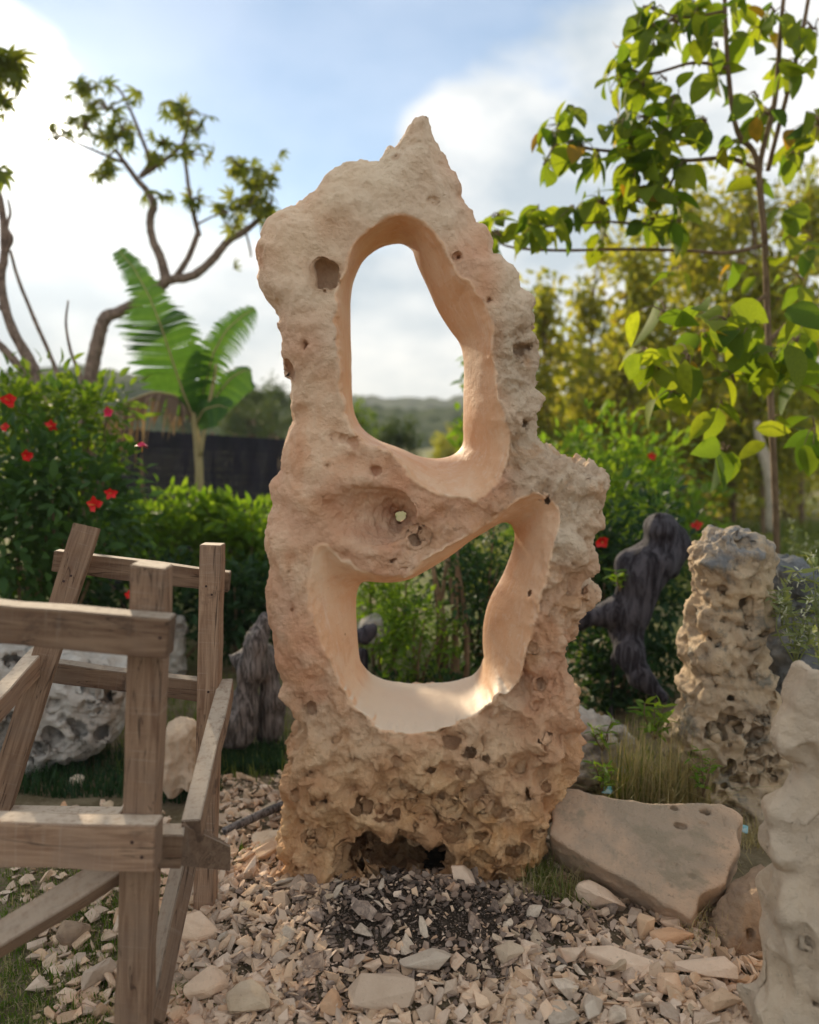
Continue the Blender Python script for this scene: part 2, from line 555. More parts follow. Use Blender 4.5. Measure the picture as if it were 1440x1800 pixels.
M['pillar_grey'] = rockmat('lichen_grey_rock', (0.20, 0.21, 0.22), (0.12, 0.125, 0.13), (0.32, 0.31, 0.29), 9, 0.9, moss=(0.06, 0.065, 0.06))
M['pitted'] = rockmat('pitted_white_rock', (0.58, 0.54, 0.49), (0.46, 0.42, 0.38), (0.32, 0.23, 0.16), 7, 0.9, moss=(0.13, 0.12, 0.11))
M['slab'] = rockmat('dusty_slab', (0.56, 0.39, 0.27), (0.40, 0.31, 0.23), (0.34, 0.27, 0.19), 5.5, 0.8, moss=(0.30, 0.25, 0.18), pit=60)
M['pale'] = rockmat('smooth_pale_stone', (0.70, 0.55, 0.40), (0.62, 0.50, 0.38), (0.46, 0.29, 0.20), 6, 0.9, pit=30)
M['cream'] = rockmat('cream_boulder', (0.60, 0.46, 0.34), (0.55, 0.41, 0.29), (0.50, 0.32, 0.18), 7, 0.5)
M['brownrock'] = rockmat('brown_rock', (0.44, 0.31, 0.21), (0.30, 0.21, 0.15), (0.46, 0.26, 0.14), 8, 0.9)
M['bark'] = barkmat('tree_bark', (0.13, 0.09, 0.07), (0.34, 0.25, 0.20), 3, 0.9, (10, 10, 5))
M['twig'] = barkmat('brown_stem', (0.13, 0.085, 0.05), (0.26, 0.18, 0.11))
M['paletrunk'] = barkmat('pale_trunk', (0.40, 0.33, 0.25), (0.55, 0.48, 0.38))
M['drift_dark'] = barkmat('charred_driftwood', (0.010, 0.008, 0.012), (0.085, 0.08, 0.095), 3.5, 0.5, (9, 9, 1.4))
M['drift_grey'] = barkmat('grey_driftwood', (0.045, 0.038, 0.035), (0.24, 0.21, 0.20), 4, 0.5, (18, 18, 1.8))
M['banana_stem'] = barkmat('banana_stem', (0.36, 0.30, 0.14), (0.45, 0.36, 0.20))
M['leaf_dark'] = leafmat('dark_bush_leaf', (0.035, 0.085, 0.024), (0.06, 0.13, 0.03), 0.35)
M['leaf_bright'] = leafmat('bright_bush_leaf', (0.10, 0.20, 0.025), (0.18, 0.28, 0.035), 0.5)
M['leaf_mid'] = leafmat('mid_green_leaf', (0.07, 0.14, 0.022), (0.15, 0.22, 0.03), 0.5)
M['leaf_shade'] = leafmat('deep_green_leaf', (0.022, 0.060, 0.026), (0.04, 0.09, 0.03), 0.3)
M['leaf_teak'] = leafmat('broad_tree_leaf', (0.07, 0.14, 0.02), (0.25, 0.30, 0.03), 0.6, cc=(0.34, 0.20, 0.03), rough=0.65)
M['leaf_thicket'] = leafmat('thicket_leaf', (0.19, 0.23, 0.04), (0.33, 0.31, 0.075), 0.55, cc=(0.30, 0.24, 0.08))
M['leaf_palm'] = leafmat('palmate_leaf', (0.08, 0.115, 0.03), (0.17, 0.19, 0.05), 0.6)
M['leaf_far'] = leafmat('far_foliage', (0.05, 0.085, 0.03), (0.085, 0.12, 0.045), 0.3)
M['leaf_weed'] = leafmat('grey_green_weed', (0.20, 0.26, 0.11), (0.30, 0.33, 0.17), 0.4)
M['banana'] = leafmat('banana_leaf', (0.045, 0.115, 0.03), (0.075, 0.16, 0.035), 0.36, rough=0.4)
M['banana_dead'] = leafmat('dead_banana_leaf', (0.13, 0.085, 0.065), (0.33, 0.235, 0.17), 0.12, rough=0.8)
M['grass'] = leafmat('green_grass', (0.11, 0.16, 0.04), (0.22, 0.25, 0.08), 0.4)
M['drygrass'] = leafmat('dry_grass', (0.38, 0.33, 0.18), (0.52, 0.43, 0.25), 0.25, rough=0.7)
m, ns, ls = newmat('red_petal'); finish(ns, ls, (0.62, 0.012, 0.012), 0.5); M['red'] = m
m, ns, ls = newmat('pink_petal'); finish(ns, ls, (0.60, 0.02, 0.09), 0.5); M['pink'] = m
m, ns, ls = newmat('stamen'); finish(ns, ls, (0.6, 0.3, 0.05), 0.6); M['stamen'] = m
m, ns, ls = newmat('white_weed_flower'); finish(ns, ls, (0.55, 0.55, 0.38), 0.7); M['weedflower'] = m
m, ns, ls = newmat('shade_net'); finish(ns, ls, (0.016, 0.015, 0.03), 0.6); M['net'] = m
m, ns, ls = newmat('blue_plastic')
finish(ns, ls, mix(ns, ls, mrange(ns, ls, noise(ns, ls, ns.new('ShaderNodeTexCoord').outputs['Object'], 40, 4), 0.4, 0.6), (0.10, 0.42, 0.50), (0.45, 0.62, 0.66)), 0.25, None, 0.5); M['plastic'] = m
m, ns, ls = newmat('rusty_nail'); finish(ns, ls, (0.05, 0.025, 0.02), 0.6); M['nail'] = m

# sawn timber, grain along local X
m, ns, ls = newmat('sawn_timber')
tcn = ns.new('ShaderNodeTexCoord'); oi = ns.new('ShaderNodeObjectInfo')
va = ns.new('ShaderNodeVectorMath'); va.operation = 'ADD'; s_ = ns.new('ShaderNodeVectorMath'); s_.operation = 'SCALE'; s_.inputs[0].default_value = (5, 3, 4)
ls.new(oi.outputs['Random'], s_.inputs['Scale']); ls.new(tcn.outputs['Object'], va.inputs[0]); ls.new(s_.outputs[0], va.inputs[1])
mpn = ns.new('ShaderNodeMapping'); mpn.inputs['Scale'].default_value = (3, 42, 42); ls.new(va.outputs[0], mpn.inputs['Vector'])
mps = ns.new('ShaderNodeMapping'); mps.inputs['Scale'].default_value = (150, 7, 7); ls.new(va.outputs[0], mps.inputs['Vector'])
g1 = noise(ns, ls, mpn.outputs[0], 1.5, 8, 0.65, 0.8); g2 = noise(ns, ls, va.outputs[0], 7, 7, 0.65, 0.4); g3 = noise(ns, ls, mps.outputs[0], 1.0, 4, 0.6)
colr = mix(ns, ls, mrange(ns, ls, g1, 0.30, 0.68), (0.22, 0.125, 0.078), (0.42, 0.275, 0.18))
colr = mix(ns, ls, mrange(ns, ls, g2, 0.42, 0.66, 0, 0.6), colr, (0.29, 0.20, 0.145))
colr = mix(ns, ls, mrange(ns, ls, g2, 0.42, 0.30, 0, 0.7), colr, (0.12, 0.075, 0.055))
colr = mix(ns, ls, mrange(ns, ls, g3, 0.55, 0.75, 0, 0.30), colr, (0.50, 0.42, 0.34))
dust = noise(ns, ls, va.outputs[0], 55, 6, 0.7)  # fine noise that breaks up the paler upward faces
geo = ns.new('ShaderNodeNewGeometry'); sx = ns.new('ShaderNodeSeparateXYZ'); ls.new(geo.outputs['Normal'], sx.inputs[0])
up = mth(ns, ls, 'MULTIPLY', mrange(ns, ls, sx.outputs['Z'], 0.5, 0.9), mrange(ns, ls, dust, 0.30, 0.55, 0.35, 0.95))
crk = ns.new('ShaderNodeMapping'); crk.inputs['Scale'].default_value = (1.6, 30, 30); ls.new(va.outputs[0], crk.inputs['Vector'])
cn = mth(ns, ls, 'ABSOLUTE', mth(ns, ls, 'SUBTRACT', noise(ns, ls, crk.outputs[0], 1.0, 3, 0.5, 0.6), 0.5))
crm = mrange(ns, ls, cn, 0.010, 0.0, 0, 0.75)
colr = mix(ns, ls, crm, colr, (0.05, 0.03, 0.022))
kn = ns.new('ShaderNodeTexVoronoi'); kmp = ns.new('ShaderNodeMapping'); kmp.inputs['Scale'].default_value = (2.4, 9, 9); ls.new(va.outputs[0], kmp.inputs['Vector']); ls.new(kmp.outputs[0], kn.inputs['Vector']); kn.inputs['Scale'].default_value = 1.0
colr = mix(ns, ls, mrange(ns, ls, kn.outputs['Distance'], 0.16, 0.07, 0, 0.8), colr, (0.10, 0.055, 0.035))
ax_ = ns.new('ShaderNodeSeparateXYZ'); ls.new(tcn.outputs['Normal'], ax_.inputs[0])
colr = mix(ns, ls, mrange(ns, ls, mth(ns, ls, 'ABSOLUTE', ax_.outputs['X']), 0.8, 0.95, 0, 0.6), colr, (0.16, 0.11, 0.08))
colr = mix(ns, ls, up, colr, (0.60, 0.49, 0.38))       # upward faces mixed paler, broken up by fine noise
dk = mrange(ns, ls, oi.outputs['Random'], 0, 1, 0.55, 0.98)
hs = ns.new('ShaderNodeHueSaturation'); ls.new(dk, hs.inputs['Value']); ls.new(colr, hs.inputs['Color'])
n_ = bump(ns, ls, g1, 0.35, 0.006); n_ = bump(ns, ls, g3, 0.3, 0.004, n_)
finish(ns, ls, hs.outputs[0], 0.8, n_, 0.2)
M['timber'] = m


# ------------------------------------------------------------------ ground
def mound(x, y):
    return 0.085 * np.exp(-(((x - 0.05) / 0.50) ** 2 + ((y - 2.30) / 0.26) ** 2)) + 0.05 * np.exp(-(((x - 0.15) / 0.9) ** 2 + ((y - 2.1) / 0.4) ** 2)) \
        + 0.05 * np.exp(-(((x - 0.85) / 0.35) ** 2 + ((y - 2.75) / 0.3) ** 2))


def ground_h(x, y):
    x = np.asarray(x, float); y = np.asarray(y, float)
    p = np.stack([x.ravel(), y.ravel(), np.zeros(x.size)], 1)
    n = fbm(p * 0.9, 3) * 0.05 + fbm(p * 4.5 + 9, 3) * 0.012
    far = np.clip((np.hypot(p[:, 0], p[:, 1]) - 14) / 30, 0, 1)
    n = n * (1 + far * 6) - far * 1.2
    return n.reshape(x.shape) * 0.9 + mound(x, y)


def gz(x, y):
    return float(ground_h(np.array([x]), np.array([y]))[0])


def stretch(n, near, far, p=3.2):
    t = np.linspace(-1, 1, n)
    return np.sign(t) * (near * np.abs(t) + (far - near) * np.abs(t) ** (p * 2))


xs = stretch(330, 5, 480); ys = 2.5 + stretch(380, 6, 500)
X, Yg = np.meshgrid(xs, ys, indexing='ij')
Z = ground_h(X, Yg)
V = np.stack([X.ravel(), Yg.ravel(), Z.ravel()], 1)
ii = np.arange(X.size).reshape(X.shape)
F = np.stack([ii[:-1, :-1].ravel(), ii[1:, :-1].ravel(), ii[1:, 1:].ravel(), ii[:-1, 1:].ravel()], 1)
m, ns, ls = newmat('ground_soil')
geo = ns.new('ShaderNodeNewGeometry'); v = geo.outputs['Position']
a = noise(ns, ls, v, 6, 9, 0.65); b = noise(ns, ls, v, 1.3, 6, 0.6); c = noise(ns, ls, v, 45, 8, 0.7)
dirt = mix(ns, ls, mrange(ns, ls, a, 0.35, 0.65), (0.17, 0.115, 0.075), (0.33, 0.245, 0.17))
dirt = mix(ns, ls, mrange(ns, ls, c, 0.45, 0.7, 0, 0.6), dirt, (0.42, 0.33, 0.24))
gr = mix(ns, ls, a, (0.10, 0.12, 0.04), (0.22, 0.24, 0.085))
sp = ns.new('ShaderNodeSeparateXYZ'); ls.new(v, sp.inputs[0])
gm = mrange(ns, ls, mth(ns, ls, 'ADD', sp.outputs['Y'], mth(ns, ls, 'MULTIPLY', b, 1.5)), 4.6, 7.0, 0.25, 1.0)
gm = mth(ns, ls, 'MULTIPLY', gm, mrange(ns, ls, b, 0.35, 0.55, 0.35, 1), True)
base = mix(ns, ls, gm, dirt, gr)
# the burnt patch in front of the sculpture: charcoal on the ground
vs = ns.new('ShaderNodeVectorMath'); vs.operation = 'SUBTRACT'; ls.new(v, vs.inputs[0]); vs.inputs[1].default_value = (0.03, 2.36, 0)
vsc = ns.new('ShaderNodeVectorMath'); vsc.operation = 'MULTIPLY'; ls.new(vs.outputs[0], vsc.inputs[0]); vsc.inputs[1].default_value = (2.2, 2.8, 0)
vl = ns.new('ShaderNodeVectorMath'); vl.operation = 'LENGTH'; ls.new(vsc.outputs[0], vl.inputs[0])
soot = mth(ns, ls, 'ADD', vl.outputs['Value'], mth(ns, ls, 'MULTIPLY', mth(ns, ls, 'SUBTRACT', noise(ns, ls, v, 9, 7, 0.7), 0.5), 1.4))
base = mix(ns, ls, mrange(ns, ls, soot, 1.55, 0.6, 0, 0.92), base, mix(ns, ls, mrange(ns, ls, c, 0.45, 0.7), (0.030, 0.023, 0.019), (0.12, 0.088, 0.07)))
finish(ns, ls, base, 0.95, bump(ns, ls, noise(ns, ls, v, 30, 10, 0.75), 0.9, 0.03), 0.1)
M['ground'] = m
gobj = mobj('ground', V, F, m)
tag(gobj, 'bare stony soil of the yard running back to a grassy field', kind='structure')


# ------------------------------------------------------------------ the sculpture
OUT = [(722,214),(726,211),(740,208),(756,206),(760,220),(765,232),(776,255),(787,272),(789,298),(806,329),(808,355),(824,381),(831,403),(848,407),(859,429),(859,456),(874,460),(896,486),(909,517),(936,534),(953,565),(955,596),(938,631),(935,650),(938,690),(937,731),(933,754),(951,776),(983,790),(1010,808),(1037,801),(1050,806),(1064,831),(1062,860),(1054,919),(1037,944),(1044,968),(1031,1003),(1053,1027),(1051,1048),(1027,1058),(1008,1086),(1011,1107),(997,1155),(1009,1180),(1023,1232),(1025,1267),(1015,1305),(998,1326),(987,1362),(974,1389),(969,1425),(965,1470),(951,1493),(920,1515),(901,1547),(885,1580),(860,1610),(700,1620),(540,1610),(515,1551),(504,1506),(500,1443),(504,1393),(497,1353),(515,1326),(493,1299),(488,1276),(500,1258),(513,1240),(506,1222),(500,1190),(491,1145),(486,1101),(477,1056),(469,1025),(477,993),(476,948),(484,903),(486,844),(497,822),(500,781),(515,740),(506,718),(506,677),(496,639),(492,596),(486,574),(491,565),(476,534),(467,495),(467,442),(483,416),(498,394),(537,368),(581,320),(612,296),(638,284),(669,289),(680,263),(686,258),(693,263),(702,246),(715,225)]
UO = [(688,421),(708,420),(723,432),(730,460),(741,486),(752,508),(769,547),(789,578),(811,604),(816,639),(815,696),(814,748),(816,775),(810,790),(794,802),(767,807),(735,802),(710,790),(673,777),(646,765),(627,744),(616,717),(615,675),(616,612),(614,550),(614,530),(615,495),(625,469),(642,442),(669,425)]
UR = [(699,370),(673,381),(638,401),(618,430),(608,455),(604,480),(592,520),(594,574),(597,617),(598,660),(600,695),(608,740),(640,772),(703,812),(730,844),(766,876),(820,882),(856,871),(883,840),(899,799),(897,767),(877,736),(878,690),(877,650),(872,617),(870,574),(852,526),(835,486),(812,482),(800,442),(787,421),(756,390),(734,381),(712,372)]
LO = [(637,1023),(646,1021),(683,1024),(717,1020),(746,1005),(787,980),(829,949),(860,930),(879,918),(892,917),(901,923),(907,943),(901,975),(883,1016),(861,1052),(850,1088),(849,1130),(853,1172),(844,1199),(825,1213),(777,1221),(725,1221),(683,1215),(658,1205),(640,1186),(631,1161),(628,1109),(626,1057),(629,1034)]
LR = [(581,950),(554,957),(538,993),(538,1043),(549,1079),(567,1115),(576,1150),(585,1190),(603,1226),(631,1253),(667,1274),(721,1283),(775,1278),(834,1260),(870,1240),(876,1224),(897,1226),(910,1204),(929,1159),(942,1123),(942,1101),(951,1034),(965,980),(978,930),(980,889),(956,871),(933,870),(901,889),(879,910),(847,925),(793,950),(766,975),(730,1002),(703,1011),(644,1009),(622,993),(599,971)]
Y0 = 2.66


def build_sculpture():
    h = 0.0058
    org = np.array((-0.56, 2.26, -0.12)); hi = np.array((0.78, 3.02, 2.52))
    n = np.ceil((hi - org) / h).astype(int)
    x = org[0] + np.arange(n[0]) * h; y = org[1] + np.arange(n[1]) * h; z = org[2] + np.arange(n[2]) * h
    XX, ZZ = np.meshgrid(x, z, indexing='ij')
    def plane(P, Y, it=0):
        q = np.array([W(a, b, Y)[[0, 2]] for a, b in P])
        return chaikin(q, it) if it else q
    wob = fbm(np.stack([XX.ravel() * 16, ZZ.ravel() * 16, np.zeros(XX.size)], 1), 3).reshape(XX.shape)
    dout = poly_sdf(plane(OUT, Y0, 0), XX, ZZ) + wob * 0.005 + 0.013 - 0.013 * sm(ZZ, 1.75, 2.05) - 0.005 * sm(-XX, 0.1, 0.3) + 0.012 * sm(-ZZ, -0.8, -0.4)
    YN = Y0 + 0.05; YF = 2.47
    duo = poly_sdf(plane(UO, YN, 2), XX, ZZ); dlo = poly_sdf(plane(LO, YN, 2), XX, ZZ)
    wob2 = (fbm(np.stack([XX.ravel() * 9, ZZ.ravel() * 9, np.full(XX.size, 5.0)], 1), 2) + 0.45 * (ridged(np.stack([XX.ravel() * 19, ZZ.ravel() * 15, np.full(XX.size, 9.0)], 1), 4, .6) - 1)).reshape(XX.shape)
    dur = poly_sdf(plane(UR, YF, 1), XX, ZZ) + wob * 0.004; dlr = poly_sdf(plane(LR, YF, 1), XX, ZZ) + wob * 0.004
    # half depth: thick base, slimmer top, slow swell
    lowp = np.stack([XX.ravel() * 3.1, ZZ.ravel() * 3.1, np.full(XX.size, 4.0)], 1)
    Hh = 0.185 + 0.06 * sm(-ZZ, -0.75, -0.3) - 0.05 * sm(ZZ, 1.9, 2.4) + (fbm(lowp, 3) * 0.028).reshape(XX.shape)
    R = 0.115
    yy = y[None, :, None]
    q1 = (dout + R)[:, None, :]; q2 = np.abs(yy - Y0) - Hh[:, None, :] + R
    D = np.minimum(np.maximum(q1, q2), 0) + np.sqrt(np.maximum(q1, 0) ** 2 + np.maximum(q2, 0) ** 2) - R
    s = (yy - YN) / (YN - YF)
    t = np.where(s < 0, np.abs(s) ** 1.35, 0.8 * np.abs(s) ** 1.4)
    def holed(o, r):
        return o[:, None, :] + (r - o)[:, None, :] * np.minimum(t, 1.6) + (wob2 * 0.014)[:, None, :] * sm(t, 0.60, 1.0)
    Hs = np.minimum(holed(duo, dur), holed(dlo, dlr))
    # funnel pocket on the left of the bridge, narrowing to a small through hole
    fr = W(632, 908, 2.45); bk = W(706, 907, 2.64); far = W(706, 907, 2.95)
    tt = np.clip((yy - 2.45) / 0.19, 0, 1)
    cx = fr[0] + (bk[0] - fr[0]) * tt ** 0.8; cz = fr[2] + (bk[2] - fr[2]) * tt
    cx = np.where(yy > 2.64, bk[0] + (far[0] - bk[0]) * (yy - 2.64) / 0.31, cx); cz = np.where(yy > 2.64, bk[2] + (far[2] - bk[2]) * (yy - 2.64) / 0.31, cz)
    rr = 0.031 + 0.080 * (1 - tt) ** 0.8
    xs3 = x[:, None, None]; zs3 = z[None, None, :]
    dc = np.sqrt(((xs3 - cx) / (1 + 0.45 * (1 - tt))) ** 2 + (zs3 - cz) ** 2) - rr
    k = 0.02
    hk = np.clip(0.5 - 0.5 * (D + dc) / k, 0, 1)
    D = D * (1 - hk) + (-dc) * hk + k * hk * (1 - hk)
    F_ = np.maximum(D, -Hs).astype(np.float32)
    cav = []
    def surfY(px, py):
        p = W(px, py, 2.5); i = int((p[0] - org[0]) / h); kk = int((p[2] - org[2]) / h)
        c_ = F_[i, :, kk]; w_ = np.argwhere(c_ < 0)
        return (org[1] + w_[0, 0] * h) if len(w_) else None
    def carve(px, py, rx, rz, dep, back=0.0, box=False):
        Ys = surfY(px, py)
        if Ys is None: return
        p = W(px, py, Ys); c_ = np.array((p[0], Ys + back, p[2])); sxyz = np.array((rx * Ys / FPX, dep, rz * Ys / FPX))
        lo = np.maximum(((c_ - sxyz * 1.3 - org) / h).astype(int), 0); up_ = np.minimum(((c_ + sxyz * 1.3 - org) / h).astype(int) + 2, n)
        if (up_ <= lo).any(): return
        gx, gy, gz_ = np.meshgrid(*[org[j] + np.arange(lo[j], up_[j]) * h for j in range(3)], indexing='ij')
        q = np.stack([(gx - c_[0]) / sxyz[0], (gy - c_[1]) / sxyz[1], (gz_ - c_[2]) / sxyz[2]])
        e = (np.abs(q) ** 6).sum(0) ** (1 / 6) - 1 if box else np.sqrt((q ** 2).sum(0)) - 1
        nz3 = fbm(np.stack([gx.ravel(), gy.ravel(), gz_.ravel()], 1) * (0.9 / max(sxyz.max(), .012)) + px, 2).reshape(e.shape)
        e = (e + nz3 * 0.55) * min(sxyz)
        sub = F_[lo[0]:up_[0], lo[1]:up_[1], lo[2]:up_[2]]
        np.maximum(sub, -e, out=sub)
        cav.append((c_, max(sxyz)))
    carve(574, 484, 22, 27, 0.10, box=True)
    for a in [(508,645,11,20,.03),(536,606,6,10,.03),(922,617,17,15,.045),(921,742,9,19,.035),(626,778,12,13,.03),(659,828,9,12,.03),(576,818,4,6,.02),(697,392,3,3,.02),(697,275,4,4,.03),(764,350,12,7,.02),
              (805,452,6,7,.03),(862,528,9,6,.02),(742,470,7,12,.05),(600,770,14,8,.018),(690,985,9,7,.02),(731,943,8,12,.02),(712,1000,10,6,.02),(1016,1216,9,14,.03),(940,1140,5,5,.02),(935,1045,6,9,.015),
              (565,1403,19,16,.05),(718,1386,22,15,.04),(735,1410,11,11,.05),(777,1411,16,15,.06),(726,1457,11,10,.05),(846,1471,13,10,.045),(797,1307,14,7,.03),(547,1244,7,9,.03),(622,1333,9,8,.03),(590,1294,6,14,.02),
              (642,1502,30,30,.13),(705,1506,32,30,.15),(756,1508,40,34,.15),(825,1535,14,10,.05),(867,1560,16,8,.05),(950,1238,14,8,.02),(524,1520,14,12,.03),(545,1360,7,22,.02),(880,1345,10,8,.03)]:
        carve(*a)
    for a in [(640,1512,34,26,.16),(700,1516,40,30,.2),(757,1516,44,30,.2),(800,1470,20,10,.05),(690,1440,24,12,.04),(640,1420,14,10,.03),(880,1430,24,12,.04),(930,1400,14,16,.04),(830,1400,20,12,.035),(905,1500,22,14,.05),(760,1440,12,10,.04),(560,1480,12,18,.03),(955,1320,10,18,.03),(700,1340,16,7,.02)]: carve(*a)
    for a in [(640,1506,36,30,.2),(698,1510,42,34,.2),(757,1508,50,38,.22)]: carve(*a, back=0.07)
    r2 = random.Random(3)
    for _ in range(22):
        px, py = r2.uniform(510, 1000), r2.uniform(1290, 1540)
        rr_ = r2.choice((3, 4, 5, 6, 8, 11)); carve(px, py, rr_ * r2.uniform(.8, 1.9), rr_, rr_ * 0.0030 + 0.006)
    for _ in range(12):
        px, py = r2.uniform(845, 1045), r2.uniform(430, 1250); rr_ = r2.choice((2, 3, 4, 6)); carve(px, py, rr_, rr_ * r2.uniform(.8, 1.8), rr_ * 0.003 + 0.004)
    for _ in range(12):
        px, py = r2.uniform(485, 760), r2.uniform(300, 1250); rr_ = r2.choice((2, 3, 3, 4)); carve(px, py, rr_, rr_, rr_ * 0.003 + 0.004)
    V, F = surface_nets(F_, org, h)
    vn = vnormals(V, F)
    s = (V[:, 1] - YN) / (YN - YF); t = np.minimum(np.where(s < 0, np.abs(s) ** 1.35, 0.8 * np.abs(s) ** 1.4), 1.6)
    g = lambda A: bilin(A, org[0], org[2], h, V[:, 0], V[:, 2])
    hu = g(duo) + (g(dur) - g(duo)) * t; hl = g(dlo) + (g(dlr) - g(dlo)) * t
    hs_ = np.minimum(hu, hl) + g(wob2) * 0.014 * sm(t, 0.60, 1.0)
    cut = 1 - sm(hs_, 0.003, 0.008)
    # image-space guide of each vertex: only used to say where the stone is rough
    zz = V[:, 2]; xx = V[:, 0]
    rough = np.clip(sm(-zz, -0.80, -0.55) + sm(xx, 0.20, 0.30) * sm(-zz, -2.05, -1.80) * 1.0
                    + 0.75 * np.exp(-(((xx - 0.10) / 0.20) ** 2 + ((zz - 1.20) / 0.13) ** 2)), 0, 1)
    ch = fbm(V * 2.3 + 40, 3)
    rough = np.clip(rough + np.clip(ch, 0, 1) * 0.35, 0.12, 1)
    uncut = sm(hs_, 0.002, 0.009)
    wv = V + 0.035 * np.stack([perlin(V * 6), perlin(V * 6 + 50), perlin(V * 6 + 90)], 1)
    big = fbm(V * 3.6, 3) * 0.024
    wv2 = V + 0.11 * np.stack([perlin(V * 4 + 11), perlin(V * 4 + 61), perlin(V * 4 + 99)], 1) + 0.03 * np.stack([perlin(V * 13 + 21), perlin(V * 13 + 31), perlin(V * 13 + 49)], 1)
    lump = (0.46 - worley(wv2 * np.array((8.5, 8.5, 7)))) * 0.060          # rounded knobs with creases between
    lump2 = (0.46 - worley(wv2 * 19 + 8)) * 0.020
    ridge = (ridged(wv * 7.5, 5, 0.55) - 1.0) * 0.018
    fold = (ridged(wv * np.array((8, 8, 2.8)) + 5, 3) - 0.9) * 0.012
    w1 = worley(wv * 13); w2 = worley(wv * 34 + 3)
    pitm = sm(fbm(V * 4.5 + 7, 2), 0.05, 0.45)
    pits = -np.clip(0.40 - w1, 0, 1) * 0.085 - np.clip(0.36 - w2, 0, 1) * 0.020
    crack = -np.clip(0.05 - np.abs(perlin(wv * 5.5 + 70)), 0, 1) * 0.20 - np.clip(0.06 - np.abs(perlin(wv * np.array((15, 15, 7)) + 30)), 0, 1) * 0.07
    chis = (ridged(wv * np.array((26, 26, 13)) + 60, 3, 0.6) - 1.0) * 0.0038
    fine = fbm(V * 60, 3) * 0.0022
    slope = (ridged(wv2 * np.array((3.6, 3.6, 3.0)) + 21, 3, 0.45) - 1.0) * 0.030
    disp = uncut * (0.006 + big * 0.8 + fold * (0.5 + 0.3 * rough) + crack * (0.2 + 0.3 * rough) + rough * (slope * 1.2 + lump * 0.70 - 0.008 + lump2 * 0.35 + ridge * 1.0 + pits * pitm * 0.45) + chis * (1 + 0.4 * rough) + fine * (0.5 + 0.6 * rough)) + cut * fbm(V * 5, 2) * 0.0025
    V2 = V + vn * disp[:, None]
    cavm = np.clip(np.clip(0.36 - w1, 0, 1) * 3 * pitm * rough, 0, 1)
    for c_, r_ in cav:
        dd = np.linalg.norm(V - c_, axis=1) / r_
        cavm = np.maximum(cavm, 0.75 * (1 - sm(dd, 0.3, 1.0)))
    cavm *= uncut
    ochre = np.clip(sm(-zz, -0.80, -0.15) * 1.0 + 0.25 * np.clip(fbm(V * 2 + 3, 3), 0, 1), 0, 1)
    pale = np.clip(sm(zz, 1.25, 2.0) * 0.55 + sm(xx, 0.22, 0.36) * sm(zz, 0.9, 1.3) * 0.7 + fbm(V * 2.2 + 12, 3) * 0.6, 0, 1)
    sill = cut * sm(vn[:, 2], 0.35, 0.9) * sm(-zz, -0.95, -0.75)
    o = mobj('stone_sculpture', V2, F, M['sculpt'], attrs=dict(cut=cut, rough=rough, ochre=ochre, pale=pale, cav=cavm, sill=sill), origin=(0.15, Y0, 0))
    tag(o, 'tall pinkish limestone sculpture with two smooth carved openings standing in the rubble', 'sculpture')
    return o


build_sculpture()


